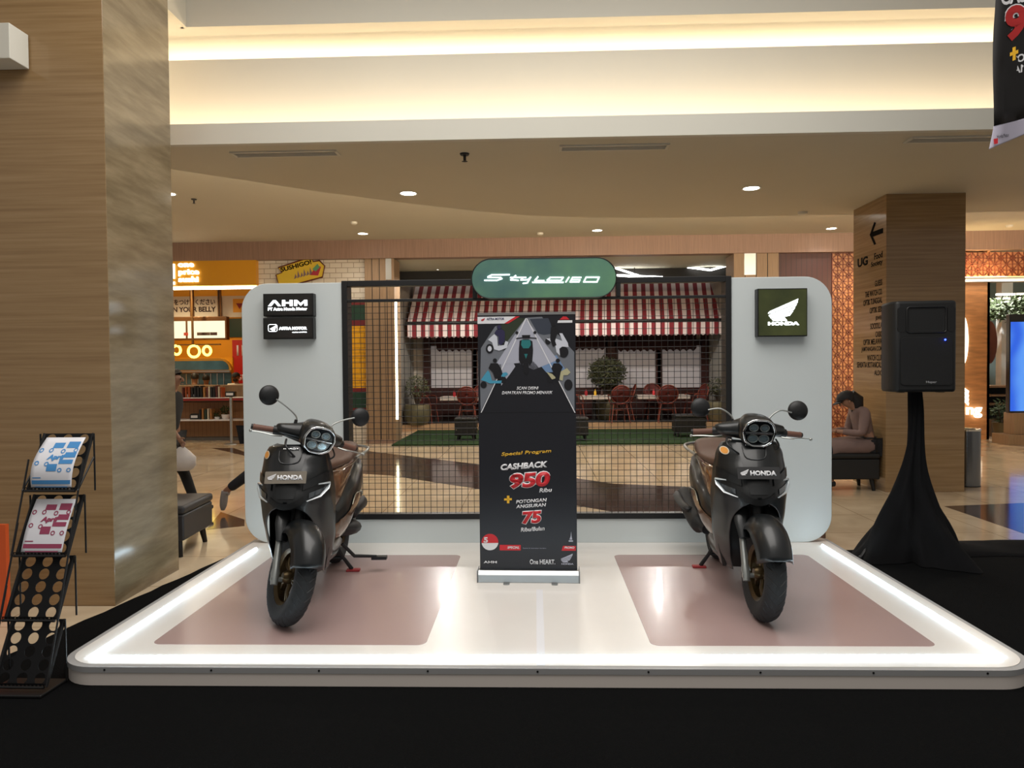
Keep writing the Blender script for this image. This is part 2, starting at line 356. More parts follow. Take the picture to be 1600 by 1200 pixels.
# ================================================================ CARPET AND STAGE
M_carp=mat('black_carpet',(9,10,11),.97,noise=.5,nscale=140,bump=.6,bscale=260,spec=.1)
cp=[onz(x,y) for x,y in ((352,860),(366,861),(372,853),(400,850))]
def wob(a,b,n,amp):
    return [(a[0]+(b[0]-a[0])*k/n+random.uniform(-amp,amp),a[1]+(b[1]-a[1])*k/n+random.uniform(-amp,amp)*.6) for k in range(1,n)]
pL=[(-2.50,2.56),(-2.74,.33)]
q0=onz(0,1030); pts=[(5.4,-3.6)]
pr=onz(1600,856)
A=(-2.42,2.60); B=(q0.x-.0,q0.y); B2=(B[0]-1.4,B[1]-3.9)
pts=[(-4.6,-4.2),(6.5,-4.2),(6.5,2.66)]+wob((6.5,2.66),(3.2,2.66),12,.03)+[(3.15,2.60),(2.36,2.55),(A[0],A[1])]+wob(A,B,16,.012)+[B,(-3.2,-.4),(-4.6,-1.2)]
mb=MB(); mb.prism(pts,.001,.008,lambda u,v,q:(u,v,q)); o=mb.build('carpet',M_carp); tag(o,'black carpet spread on the marble floor under the white stage','carpet')
HW=2.323; D=2.433; ZT=.1
stage=thing('display_stage','low white display stage with rounded front corners and glowing edge strips','stage',(0,D/2,0))
def sp(u,v,q): return (u,v-D/2,q)
outl=rrect(-HW,0,HW,D+.15,.2,10,rs=(.2,.2,.02,.02))
mb=MB(); mb.prism(rrect(-HW+.004,.004,HW-.004,D+.15,.2,10,rs=(.2,.2,.02,.02)),.008,ZT-.028,sp); mb.build('base',mat('stage_side_white',(225,216,208),.4),stage,smooth=30)
mb=MB(); mb.prism(outl,ZT-.03,ZT-.003,sp); mb.build('edge_trim',mat('grey_edging',(160,160,160),.4),stage,smooth=30)
mb=MB(); mb.prism(rrect(-HW+.03,.03,HW-.03,D+.15,.18,10,rs=(.18,.18,.01,.01)),ZT-.004,ZT,sp); mb.build('deck',M_white,stage,smooth=30)
M_mauve=mat('mauve_vinyl',(168,143,139),.26,noise=.05,nscale=1.5,coat=.15)
for s in (-1,1):
    x0,x1=sorted((s*.5664,s*1.9766)); mb=MB(); mb.prism(rrect(x0,.277,x1,2.051,.05,6),ZT,ZT+.0012,sp); mb.build('floor_decal',M_mauve,stage)
mb=MB(); mb.box(*[(x,y-D/2,z) for x,y,z in ((-.006,.03,ZT),(.034,1.2,ZT+.0008))]); mb.build('seam_tape',M_pwhite,stage)
p=[onz(140,1028,ZT),onz(400,858,ZT),onz(1285,853,ZT),onz(1566,1027,ZT)]
for a,b in ((p[0],p[1]),(p[0],p[3]),(p[3],p[2])):
    mb=MB(); mb.tube([(a.x,a.y-D/2,ZT+.005),(b.x,b.y-D/2,ZT+.005)],.009,8); mb.build('light_strip',M_led,stage,smooth=60)
for k in range(9):
    x=-2.05+k*.512; mb=MB(); mb.cyl((x,-D/2-.002,ZT-.016),(x,-D/2+.004,ZT-.016),.005,n=10); mb.build('screw',M_black,stage)
# ================================================================ BACKDROP WITH GRID
bd=thing('backdrop','white backdrop wall with rounded ends framing a black wire grid','backdrop',(0,D+.001,ZT+.001))
PH=2.08; FWX=1.534; XL=at(380,640,D).x; XR=at(1300,640,D).x
zf0=at(840,811,D).z-ZT
def bp(u,v,q): return (u,q,v)
# left and right wings, each with rounded outer corners
T=.13
rc=.21
L=rrect(XL,0,-FWX,PH,rc,10,rs=(rc,0,0,rc)); mb=MB(); mb.prism(L,0,T,bp); mb.build('left_wing',M_pw,bd,smooth=30,bevel=.004)
Rr=rrect(FWX,0,XR,PH,rc,10,rs=(0,rc,rc,0)); mb=MB(); mb.prism(Rr,0,T,bp); mb.build('right_wing',M_pw,bd,smooth=30,bevel=.004)
mb=MB(); mb.box((-FWX,0,0),(FWX,T,zf0)); mb.build('bottom_board',M_pw,bd)
mb=MB(); fw=.045
mb.box((-FWX,-.012,zf0),(-FWX+fw,T,PH+.012)); mb.box((FWX-fw,-.012,zf0),(FWX,T,PH+.012)); mb.box((-FWX+fw,-.012,zf0),(FWX-fw,T*.5,zf0+.045)); mb.box((-FWX+fw,-.012,PH-.033),(FWX-fw,T*.5,PH+.012))
zr=at(840,467,D).z-ZT
mb.box((-FWX+fw,-.01,zr-.01),(FWX-fw,.03,zr+.012))
for px in (742,966): x=at(px,455,D).x; mb.box((x-.018,-.01,zr),(x+.018,.03,PH))
mb.build('frame',M_black,bd,bevel=.003)
mb=MB(); n=60; x0=-FWX+fw; x1=FWX-fw
for k in range(1,n):
    x=x0+(x1-x0)*k/n; mb.cyl((x,.01,zf0+.04),(x,.01,zr),.0022,n=5)
m_=int((zr-zf0)/.0485)
for k in range(1,m_):
    z=zf0+.045+(zr-zf0-.045)*k/m_; mb.cyl((x0,.015,z),(x1,.015,z),.0022,n=5)
mb.build('wire_grid',M_black,bd,fixn=False)
# signs on the backdrop
def shifted(px0,py0,px1,py1,Y):
    a=at(px0,py1,Y); b=at(px1,py0,Y); return a.x,a.z,b.x,b.z
M_signgreen=mat('sign_green_reflections',(104,150,112),.4,.1,col2=(62,98,104),nscale=2.2)  # green to teal drift paints in reflections and the lit tone of the face
M_sign1=mat('dark_sign_face',(46,40,38),.35,.2,col2=(24,30,28),nscale=3)
M_sign2=mat('green_sign_face',(86,92,50),.3,.1,col2=(44,52,30),nscale=3)
# oval
x0,z0,x1,z1_=shifted(737,402,963,467,D-.12)
ov=thing('oval_sign','green oval light sign on the top rail of the backdrop','sign',((x0+x1)/2,D-.03,z0))
w_=x1-x0; h_=z1_-z0
mb=MB(); mb.prism(rrect(-w_/2,0,w_/2,h_,h_/2-.001,14),-.09,-.001,bp); mb.build('sign_box',M_signgreen,ov,smooth=30,bevel=.006)
mb=MB(); mb.tube([(u,-.088,v) for u,v in rrect(-w_/2,0,w_/2,h_,h_/2-.001,14)],.005,6,closed=True); mb.build('rim',M_black,ov,smooth=60)
def stroke(mb,pts,w_,Y0,Y1):
    for (ax,az),(bx,bz) in zip(pts,pts[1:]):
        d=Vector((bx-ax,bz-az)); 
        if d.length<1e-6: continue
        d.normalize(); n=Vector((-d.y,d.x))*w_/2; e=d*w_*.35
        mb.prism([(ax-n.x-e.x,az-n.y-e.y),(bx-n.x+e.x,bz-n.y+e.y),(bx+n.x+e.x,bz+n.y+e.y),(ax+n.x-e.x,az+n.y-e.y)],Y0,Y1,bp)
def ovp(x,y):
    q=at(720+x/6.154,390+y/6.154,D-.12); return (q.x-(x0+x1)/2,q.z-z0)
for pl_ in ([(468,241),(300,243),(262,262),(262,268),(385,270),(395,280),(350,296),(230,296)],[(528,250),(480,292),(552,296)],[(478,270),(625,268)],[(600,268),(578,292),(645,290),(672,266),(640,320),(600,326)],[(742,262),(712,298),(800,300)],
            [(860,268),(985,268),(965,296),(830,296),(860,268)],[(690,315),(985,315)],[(1040,266),(1010,312)],[(1155,268),(1075,268),(1052,312),(1135,312),(1145,290),(1066,290)],[(1205,266),(1330,266),(1308,312),(1182,312),(1205,266)]):
    mb=MB(); stroke(mb,[ovp(*p) for p in pl_],.0085,-.097,-.09); mb.build('lettering',M_lite,ov)
def lightbox(name,label,px0,py0,px1,py1,m,dep=.08):
    Y=D-dep; x0,z0,x1,z1=shifted(px0,py0,px1,py1,Y); t=thing(name,label,'sign',((x0+x1)/2,D,z0)); W=x1-x0; H=z1-z0
    mb=MB(); mb.box((-W/2,-dep+.006,0),(W/2,-.001,H)); mb.build('box_frame',M_black,t,bevel=.003)
    mb=MB(); mb.box((-W/2+.008,-dep,.008),(W/2-.008,-dep+.007,H-.008)); mb.build('sign_face',m,t)
    def P(px,py): q=at(px,py,Y); return (q.x-(x0+x1)/2,q.z-z0)
    def TX(s,ax,ay,bx,by,shear=0,bold=.03,m2=M_lite):
        a=P(ax,by); b=P(bx,ay); text('lettering',s,b[0]-a[0],b[1]-a[1],Matrix.Translation((a[0],-dep-.001,a[1]))@Matrix.Rotation(PI/2,4,'X'),m2,t,.004,shear,bold)
    return t,P,TX,dep
t,P,TX,dp=lightbox('sign_box','dark light sign on the left wing, upper of two, lit AHM lettering',411,458,489,494,M_sign1)
a=P(419,478.5); b=P(480,468.5)
mb=MB(); H_=b[1]-a[1]; W_=b[0]-a[0]
def seg(mb,pts,Y): mb.prism(pts,Y-.004,Y,bp)
seg(mb,[(a[0],a[1]),(a[0]+W_*.13,b[1]),(a[0]+W_*.2,b[1]),(a[0]+W_*.33,a[1]),(a[0]+W_*.25,a[1]),(a[0]+W_*.165,a[1]+H_*.68),(a[0]+W_*.08,a[1])],-dp)
for u in (.36,.55): seg(mb,[(a[0]+W_*u,a[1]),(a[0]+W_*(u+.08),a[1]),(a[0]+W_*(u+.08),b[1]),(a[0]+W_*u,b[1])],-dp)
seg(mb,[(a[0]+W_*.44,a[1]+H_*.4),(a[0]+W_*.55,a[1]+H_*.4),(a[0]+W_*.55,a[1]+H_*.65),(a[0]+W_*.44,a[1]+H_*.65)],-dp)
seg(mb,[(a[0]+W_*.67,a[1]),(a[0]+W_*.74,a[1]),(a[0]+W_*.74,a[1]+H_*.6),(a[0]+W_*.835,a[1]),(a[0]+W_*.93,a[1]+H_*.6),(a[0]+W_*.93,a[1]),(a[0]+W_,a[1]),(a[0]+W_,b[1]),(a[0]+W_*.93,b[1]),(a[0]+W_*.835,a[1]+H_*.45),(a[0]+W_*.74,b[1]),(a[0]+W_*.67,b[1])],-dp)
mb.build('logo',M_lite,t)
TX('PT Astra Honda Motor',419,480,480,485.5)
t,P,TX,dp=lightbox('sign_box','dark light sign on the left wing, lower of two, with small wing badge',411,496,489,530,M_sign1)
TX('ASTRA MOTOR',436,510.5,479.5,515.5,bold=.05); TX('member of ASTRA',457,518,479.5,520,bold=.01)
a=P(419.5,518); b=P(433,507)
mb=MB(); mb.tube([(u,-dp-.002,v) for u,v in rrect(a[0],a[1],b[0],b[1],.012,5)],.0018,6,closed=True); mb.prism([(a[0]+.012,a[1]+.02),(b[0]-.002,b[1]-.004),(b[0]-.02,a[1]+.004),(a[0]+.03,a[1]+.008)],-dp-.004,-dp,bp); mb.build('wing_badge',M_lite,t)
t,P,TX,dp=lightbox('sign_box','square olive light sign with a large lit wing on the right wing of the backdrop',1184,450,1262,526,M_sign2)
a=P(1200,501.5); b=P(1247,468)
mb=MB(); wing(mb,a[0],a[1],b[0]-a[0],-dp,.004); mb.build('wing_badge',M_lite,t)
TX('HONDA',1200,502.5,1248.5,508.5,bold=.06)
# ================================================================ ROLL-UP BANNER
bc=onz(826,907,ZT); BW=.635; bl=thing('roll_up_banner','black roll-up banner with printed scooters and large red numerals, in the middle of the stage','banner stand',(bc.x,bc.y,ZT),math.radians(-1.5))
def bpx(px,py):  # banner print coordinates: u across, v up, from the banner's own edges (752..890 top, 757..895 bottom)
    h=1.64; v=(892-py)/(892-529); x0=757-5*v*1.0; return ((px-x0)/(138.3)*BW-BW/2, .095+v*h)
mb=MB(); mb.prism([(-.06,0),(.06,0),(.055,.05),(.035,.075),(-.035,.075),(-.055,.05)],-BW/2-.012,BW/2+.012,lambda u,v,q:(q,u,v)); mb.build('cassette',M_alu,bl,bevel=.004)
for s in (-1,1): mb=MB(); mb.box((s*(BW/2+.0135)-.0025,-.062,.0),(s*(BW/2+.0135)+.0025,.062,.078)); mb.build('end_cap',mat('grey_cap',(120,122,124),.4),bl)
for s in (-.14,.17):
    mb=MB(); mb.prism(rrect(s-.02,-.11,s+.02,.05,.015,4),.0,.006,lambda u,v,q:(u,v,q)); mb.build('foot',M_alu,bl)
mb=MB(); mb.cyl((-.02,.04,.05),(-.02,.04,1.75),.009); mb.build('support_pole',M_alu,bl,smooth=60)
mb=MB(); mb.box((-BW/2,-.008,1.735),(BW/2,.03,1.752)); mb.build('top_rail',M_alu,bl)
Yb=-.004
mb=MB(); mb.box((-BW/2,Yb,.07),(BW/2,Yb+.001,1.74)); sheet=mb.build('print_sheet',M_pdark,bl)
def pr(name,polys,m,k=1):
    for pl in polys:
        mb=MB(); mb.prism([bpx(*p) for p in pl],Yb-.0006*k,Yb-.0006*(k-1),bp); o=mb.build(name,m,sheet)
    return o
def pt(s,ax,ay,bx,by,m,shear=.25,bold=.02,rot=0,k=3):
    a=bpx(ax,by); b=bpx(bx,ay)
    M=Matrix.Translation((bl and a[0],Yb-.0006*k,a[1]))@Matrix.Rotation(PI/2,4,'X')@Matrix.Rotation(rot,4,'Z')
    return text('lettering',s,b[0]-a[0],b[1]-a[1],M,m,sheet,.0004,shear,bold)
M_ph1=mat('print_road_grey',(120,124,132),.4,.25,nscale=9); M_ph2=mat('print_foliage',(58,66,52),.4,.4,nscale=30); M_ph3=mat('print_pale_grey',(176,178,192),.4,.1,nscale=4)
M_ph4=mat('print_building',(62,68,80),.4,.2,nscale=10); M_tk=mat('print_teal',(40,118,120),.35); M_sky=mat('print_sky',(120,150,190),.4,.2,nscale=6); M_gr=mat('print_dark_grey',(58,58,64),.35,.1,nscale=2)
pr('photo_panel',[[(756,628),(757,576),(777,545),(822,533),(757,667)]],M_ph1,1)
pr('photo_panel',[[(779,545),(808,533),(820,534),(795,566),(787,570)]],M_ph2,2)
pr('photo_panel',[[(786,590),(802,595),(806,603),(786,632)]],M_ph3,2)
pr('photo_panel',[[(822,533),(843,532),(889,583),(890,669)]],M_ph1,1)
pr('photo_panel',[[(826,535),(852,534),(862,556),(846,558),(838,556)]],M_ph4,2)
pr('photo_panel',[[(840,600),(864,587),(878,610),(850,612)]],M_sky,2)
pr('photo_panel',[[(820,534),(866,594),(832,608),(810,598),(778,600)]],M_ph3,3)
pr('photo_panel',[[(812,596),(832,596),(890,669),(757,669)]],M_pdark,3)
pr('header_band',[[(752,531),(806,531),(790,541),(752,541)]],M_pwhite,4)
pr('header_stripe',[[(806,531),(812,531),(796,541),(790,541)]],M_pred,4)
ln=[]
for a,b in (((820,534),(757,669)),((821,534),(890,670))):
    ln.append([a,(a[0]+1.4,a[1]),(b[0]+1.4,b[1]),b])
pr('white_line',ln,M_pwhite,5)
pt('ASTRA MOTOR',765,532.5,790,536,mat('print_navy',(40,44,90),.5),0,.03,k=5)
mbw=MB(); a=bpx(757,537); wing(mbw,a[0],a[1],.026,Yb-.003,.0005); mbw.build('wing_mark',M_pred,sheet)
pr('corner_badge',[[(865,541),(886,541),(886,537.5),(866,537.5)]],M_pwhite,4); pr('corner_badge',[[(868,536.5),(882,536.5),(878,532.5),(873,532)]],M_pred,4)
# printed riders and scooters
M_pk=mat('print_ink_black',(18,18,24),.4); M_pnavy=mat('print_jacket_navy',(44,40,74),.4); M_pwh=mat('print_scooter_white',(205,208,218),.4); M_pcy=mat('print_scooter_cyan',(70,150,180),.4); M_pgold=mat('print_cream',(180,175,140),.4)
def disc(cx,cy,r,n=14,ry=None): return [(cx+r*math.cos(2*PI*k/n),cy+(ry or r)*math.sin(2*PI*k/n)) for k in range(n)]
pr('printed_scooter',[disc(769.5,577,5.5,ry=7),disc(789,574,4.5,ry=5)],M_pk,6)
pr('printed_scooter',[disc(769.5,577,3,ry=4),[(767,564),(776,556),(780,560),(781,573),(790,572),(792,566),(796,568),(794,576),(783,580),(776,578),(773,568)]],M_pwh,7)
pr('printed_rider',[disc(783,546,3),[(779,550),(787,549),(791,553),(791,566),(786,572),(782,570),(782,560),(776,555)]],M_pnavy,7)
pr('printed_scooter',[disc(761,629,4.6,ry=5),disc(789,622,4.5,ry=5)],M_pk,6)
pr('printed_scooter',[[(757,622),(762,615),(767,608),(770,612),(773,623),(787,623),(786,627),(770,627),(764,624)],[(784,613),(793,611),(796,614),(790,618),(784,616)]],M_pcy,7)
pr('printed_rider',[disc(777,594,3),[(771,598),(781,598),(786,606),(788,613),(783,621),(777,620),(774,611),(768,605)]],M_pk,8)
pr('printed_scooter',[disc(874,583,7,ry=8),disc(852,567,4,ry=5)],M_pk,6)
pr('printed_scooter',[[(849,563),(856,568),(862,572),(864,583),(869,588),(868,578),(872,575),(881,576),(880,570),(872,556),(868,556),(872,567),(862,563)]],M_pwh,7)
pr('printed_rider',[disc(859,543,3),[(856,547),(862,546),(868,553),(864,559),(862,567),(864,573),(859,575),(855,565)]],M_pk,8)
pr('printed_scooter',[disc(881,630,6,ry=8),disc(855,621,5,ry=6)],M_pk,6)
pr('printed_scooter',[[(868,612),(873,609),(879,606),(884,612),(880,616),(874,616),(873,624),(868,622)],[(850,611),(858,614),(864,620),(858,622)]],M_pgold,7)
pr('printed_rider',[disc(866,595,3),[(860,599),(868,599),(873,604),(870,612),(868,624),(864,626),(862,616),(857,606)]],M_pk,8)
# printed teal scooter in the centre
pr('printed_scooter',[disc(808,554.5,2.2),disc(833.5,554.5,2.2),[(807,562),(816,561),(816,562.5),(807,563.5)],[(825,561),(836,562),(836,563.5),(825,562.5)],[(817,594),(825,594),(824.5,612),(821,615),(818,611)]],M_pk,8)
pr('printed_scooter',[[(812,566),(817,564),(825,564),(830,567),(831,580),(830,596),(826,603),(824,594),(818,594),(816,603),(811,594),(811,578)],[(815,558),(827,558),(826,563),(816,563)]],M_pk,7)
pr('printed_scooter',[[(815,565),(827,565),(828,572),(825,577),(817,577),(814,572)],[(818.5,585),(823.5,585),(821,592)]],M_tk,9)
pt('SCAN DISINI',808,632,839,636.5,M_pwhite); pt('DAPATKAN PROMO MENARIK',787,638.5,859,643,M_pwhite)
R=math.radians(4)
pt('Special Program',787,727,858,733.5,M_pyel,.2,.02,R)
pt('CASHBACK',786,744,853,753,M_pwhite,.2,.05,R)
pt('950',799,757,858,781,M_pwhite,.15,.085,R,3); pt('950',800,758,857,780,M_pred,.15,.05,R,4)
pt('Ribu',841,779,859,785,M_pwhite,.2,.02,R); pt('POTONGAN',808,796,852,801,M_pwhite,.2,.03,R); pt('ANGSURAN',808,803,851,808,M_pwhite,.2,.03,R)
pt('75',816,812,846,832,M_pwhite,.15,.085,R,3); pt('75',817,813,845,831,M_pred,.15,.05,R,4)
pt('Ribu/Bulan',815,836,849,842,M_pwhite,.2,.02,R)
pr('plus_sign',[[(791,793.5),(802,793),(802,796),(791,796.5)],[(795,789.5),(798.5,789.5),(798.5,800.5),(795,800.5)]],M_pyel,4)
pr('round_badge',[disc(771,857,12,24)],M_pwhite,4); pr('round_badge',[[(771+12*math.cos(a),857-12*math.sin(a)) for a in [k*PI/14-.1 for k in range(0,16)]]],M_pred,5)
pt('5',762,850,768,858,M_pwhite,0,.04,0,6)
pr('red_label',[[(785,861),(815,861),(815,869),(785,869)],[(875,862),(893,862),(893,869),(873,869)]],M_pred,4)
pt('SPECIAL',796,863,813,866.5,M_pwhite,.2,.03,0,5); pt('PROMO',877,863,891,866,M_pwhite,.2,.03,0,5)
pt('Syarat & ketentuan berlaku',818,865,851,866.5,M_ph3,0,0,0,4)
pr('tower_mark',[[(884,853),(888,853),(887,848),(886.3,841),(885.7,848)],[(883,854),(889,854),(889,856),(883,856)]],M_ph3,4)
pt('AHM',762,884.5,781,888,M_pwhite,0,.03); pt('One HEART.',828,882,864,889,M_pwhite,0,.02)
mbw=MB(); a=bpx(872,886); wing(mbw,a[0],a[1],.078,Yb-.002,.0005); mbw.build('wing_mark',M_ph3,sheet)
pt('HONDA',873,887,890,889.5,M_ph3,0,.04)

# ================================================================ SCOOTERS
M_body=mat('scooter_matte_black',(15,18,20),.36,coat=.22); M_brn=mat('scooter_gloss_brown',(116,84,62),.16,.35,coat=.6); M_seat=mat('scooter_brown_seat',(84,58,44),.55,bump=.12,bscale=300)
M_grip=mat('brown_rubber_grip',(112,76,62),.6); M_tyre=mat('tyre_rubber',(20,21,22),.75,bump=.2,bscale=120); M_rim=mat('bronze_rim',(74,60,38),.35,.8); M_silver=mat('silver_paint',(165,168,165),.35,.85)
M_trim=mat('satin_champagne_trim',(150,148,135),.3,.85); M_eng=mat('engine_black',(22,23,25),.6); M_disc=mat('steel_disc',(120,120,118),.3,1); M_lens=mat('clear_lens',(60,66,70),.05,coat=1,spec=.8)
M_orange=mat('orange_sticker',(235,160,70),.5); M_redr=mat('red_rubber',(150,34,36),.6); M_mirror=mat('mirror_glass',(150,155,160),.05,1); M_amber=mat('amber_lens',(200,110,30),.2)
def superx(W,n,t): return W*max(0,1-abs(t)**n)**(1/n)
def cr(pts,x):
    if x<=pts[0][0]: return pts[0][1]
    for (a,b),(c,d) in zip(pts,pts[1:]):
        if x<=c:
            t=(x-a)/(c-a); t=t*t*(3-2*t)*.5+t*.5; return b+(d-b)*t
    return pts[-1][1]
def sm(pts,n=6):
    """Catmull-Rom through points"""
    P=[Vector(p) for p in pts]; out=[]
    for i in range(len(P)-1):
        p0=P[max(i-1,0)];p1=P[i];p2=P[i+1];p3=P[min(i+2,len(P)-1)]
        for k in range(n):
            t=k/n; out.append(.5*((2*p1)+(p2-p0)*t+(2*p0-5*p1+4*p2-p3)*t*t+(3*p1-p0-3*p2+p3)*t**3))
    out.append(P[-1]); return out
# body half width and vertical extent along x (x forward, rear axle at 0)
TOPB=[(-.36,.70),(-.25,.74),(0,.735),(.25,.66),(.45,.58),(.60,.50),(.66,.44)]
BOTB=[(-.36,.66),(-.25,.56),(0,.47),(.25,.38),(.45,.28),(.60,.25),(.66,.25)]
WIDB=[(-.36,.03),(-.30,.10),(-.15,.17),(.05,.205),(.25,.212),(.45,.19),(.60,.15),(.66,.13)]
def hw(x,z):
    zt,zb,w=cr(TOPB,x),cr(BOTB,x),cr(WIDB,x); t=(z-(zt+zb)/2)/((zt-zb)/2+1e-6); return w*max(.02,1-abs(t)**2.8)**(1/2.8)
def patch(mb,xs,top,bot,side,off=.006,m=8):
    P=[]
    for x in xs:
        a,b=cr(bot,x),cr(top,x); P.append([Vector((x,side*(hw(x,a+(b-a)*j/m)+off),a+(b-a)*j/m)) for j in range(m+1)])
    mb.grid(P)
# front shield surface
SW=[(.20,.145),(.30,.178),(.42,.198),(.55,.208),(.66,.214),(.76,.205),(.86,.188),(.915,.165),(.94,.11)]
SN=[(.20,1.10),(.40,1.17),(.55,1.215),(.64,1.222),(.76,1.175),(.86,1.115),(.94,1.055)]
SE=[(.20,.86),(.35,.88),(.55,.93),(.70,.96),(.86,.965),(.94,.96)]
def shp(s,z,off=0):
    w=cr(SW,z); xn=cr(SN,z); xe=cr(SE,z); x=xe+(xn-xe)*(1-abs(s)**2.3)**.75 if abs(s)<1 else xe
    v=Vector((x,w*s,z))
    if off: v+=Vector((.75,.55*s,.25)).normalized()*off
    return v
def shield_at(y,z,off):
    w=cr(SW,z); return shp(max(-1,min(1,y/w)),z,off)
def scooter(label,X,Y,rz,steer,plate_m,rings):
    root=thing('scooter',label,'scooter',(X,Y,ZT+.0015),rz,'display scooters')
    root.scale=(1.025,1.025,1.025)
    # ---- shield with wheel arch
    zs=[.20+.74*k/36 for k in range(37)]; NS=14; mb=MB()
    def arch(z):
        if z>=.62: return 0
        t=(z-.20)/.42
        return (.70-.06*t)*(1-max(0,(z-.44)/.18)**2.6)**.5 if z>.44 else .70-.05*t
    for sd in (-1,1):
        P=[]
        for z in zs:
            a=arch(z); P.append([shp(sd*(a+(1-a)*j/NS),z) for j in range(NS+1)])
        mb.grid(P)
    o=mb.build('front_shield',M_body,root,smooth=45,merge=True); q=o.modifiers.new('s','SOLIDIFY'); q.thickness=.004; q.offset=-1
    # raised centre spine panel on the shield and recess below the lettering
    mb=MB(); P=[[shield_at(y*f,z,.006) for y in [-.06+.12*k/8 for k in range(9)]] for z,f in [(.66,.75),(.70,.9),(.76,1.05),(.82,1.2),(.88,1.35),(.925,1.45)]]; mb.grid(P); mb.build('centre_panel',M_body,root,smooth=60,solid=0)
    mb=MB(); pts=[(-.062,.905),(-.045,.845),(.045,.845),(.062,.905)]; mb.tube([shield_at(y,z,.010) for y,z in sm([(a,b,0) for a,b in pts],4) for y,z in [(y,z)]] if False else [shield_at(p.x,p.y,.010) for p in sm([(a,b,0) for a,b in pts],4)],.003,6); mb.build('centre_crease',M_body,root,smooth=60)
    # dark mouth under the lights
    mb=MB(); P=[[shield_at(y,z+ .035*(y/.09)**2,.004) for y in [-.09+.18*k/10 for k in range(11)]] for z in (.600,.615,.635)]; mb.grid(P); mb.build('lower_intake',M_black,root,smooth=60)
    # daytime running lights: slanted hooks either side
    for sd in (-1,1):
        mb=MB(); hook=[(.188,.725),(.150,.735)]; pth=[(.150,.722),(.192,.718),(.188,.690),(.160,.655),(.105,.640)]
        mb.tube([shield_at(sd*y,z,.006) for y,z in pth],[.007,.012,.013,.011,.005],8,flat=.6); mb.build('running_light',mat('drl_lens',(190,198,202),.2,.3,coat=1),root,smooth=60)
        mb=MB(); P=[[shield_at(sd*(.115+.07*u),z0+(.020)*u,.004) for u in [k/6 for k in range(7)]] for z0 in (.655,.668,.682)]; mb.grid(P); mb.build('indicator_recess',M_lens,root,smooth=60)
        mb=MB(); P=[[shield_at(sd*(.085+.105*u),zb+ (.05+.02*u)*v*1.0+.035*u,.008) for u in [k/8 for k in range(9)]] for zb,v in ((.70,0),(.70,.4),(.70,.75))]; mb.grid(P); mb.build('brow_panel',M_body,root,smooth=60)
    # lettering, sticker and plate
    def onshield(s,yc,zc,w,h,m,off,bold=.05,shear=0):
        n0=len(bpy.data.objects); o=text('lettering',s,w,h,Matrix.Translation((-w/2,-h/2,0)),m,root,.0008,shear,bold)
        for v in o.data.vertices:
            p=shield_at(yc-(-v.co.x)*1.0 if False else yc+v.co.x,zc+v.co.y,off+v.co.z); v.co=p
        o.data.update(); return o
    onshield('HONDA',0,.915,.085,.011,M_chrome,.012)
    mb=MB(); 
    for k in range(1): pass
    P=[]; cc=shield_at(-.148,.885,.0)
    for r in (0,.011,.0215): P.append([shield_at(-.148+r*math.cos(t),.880+r*math.sin(t),.004) for t in [2*PI*k/20 for k in range(20)]])
    mb.grid(P[1:],cv=True); o1=mb.build('round_sticker',mat('sticker_white',(230,220,200),.5),root)
    mb=MB(); P2=[[shield_at(-.148+r*math.cos(t),.880+r*math.sin(t),.0055) for t in [2*PI*k/20 for k in range(20)]] for r in (.0005,.017)]; mb.grid(P2,cv=True); mb.build('sticker_centre',M_orange,o1)
    # number plate: flat, tilted with the shield
    pl=MB(); pc=Vector((1.195,0,.775)); Rp=Matrix.Translation(pc)@Matrix.Rotation(math.radians(-24),4,'Y')
    fnp=lambda u,v,q:Rp@Vector((q,u,v))
    pl.prism(rrect(-.112,-.034,.112,.034,.004,3),.0,.003,fnp); po=pl.build('number_plate',plate_m,root)
    MT=Rp@Matrix(((0,0,1,.004),(1,0,0,-.045),(0,1,0,-.015),(0,0,0,1)))
    text('lettering','HONDA',.138,.028,MT,M_pwhite,po,.0006,0,.05)
    mbw=MB(); wing(mbw,0,0,.046,0,.0006,lambda u,v,q:Rp@Vector((.0045-q,u-.098,v-.013))); mbw.build('wing_mark',M_pwhite,po)
    mb=MB(); mb.grid([[Vector((.945+.02*(1-abs(u)),.17*u*(1-.15*(v<.1)),.20+.42*v)) for u in (-1,-.5,0,.5,1)] for v in (0,.3,.6,1)]); mb.build('splash_guard',M_bplast,root,smooth=60,solid=.004)
    # ---- inner shield and floor tunnel
    mb=MB(); P=[]
    for z,xx,ww in ((.28,.90,.155),(.40,.875,.165),(.55,.885,.18),(.70,.905,.185),(.84,.925,.175),(.915,.945,.13)):
        P.append([Vector((xx-.035*math.cos(s*PI/2),ww*s,z)) for s in [-1+k/6 for k in range(13)]])
    mb.grid(P); mb.build('inner_shield',M_brn,root,smooth=60,solid=.01)
    mb=MB(); P=[]
    for x,wd,zt,zb in ((.56,.165,.33,.24),(.66,.175,.315,.22),(.78,.178,.315,.20),(.88,.17,.34,.19),(.94,.15,.38,.20)):
        P.append([Vector((x,wd*math.cos(t)*(1 if abs(math.cos(t))<.9 else 1),(zt+zb)/2+(zt-zb)/2*math.sin(t))) for t in [2*PI*k/20 for k in range(20)]])
    mb.grid(P,cv=True); mb.build('floorboard',M_body,root,smooth=50)
    mb=MB(); P=[]
    for x,wd,zt in ((.52,.13,.50),(.62,.075,.38),(.75,.06,.35),(.90,.075,.42)):
        P.append([Vector((x,wd*c,.28+(zt-.28)*s_)) for c,s_ in [(math.cos(PI*k/10),math.sin(PI*k/10)) for k in range(11)]])
    mb.grid(P); mb.build('floor_tunnel',M_brn,root,smooth=60)
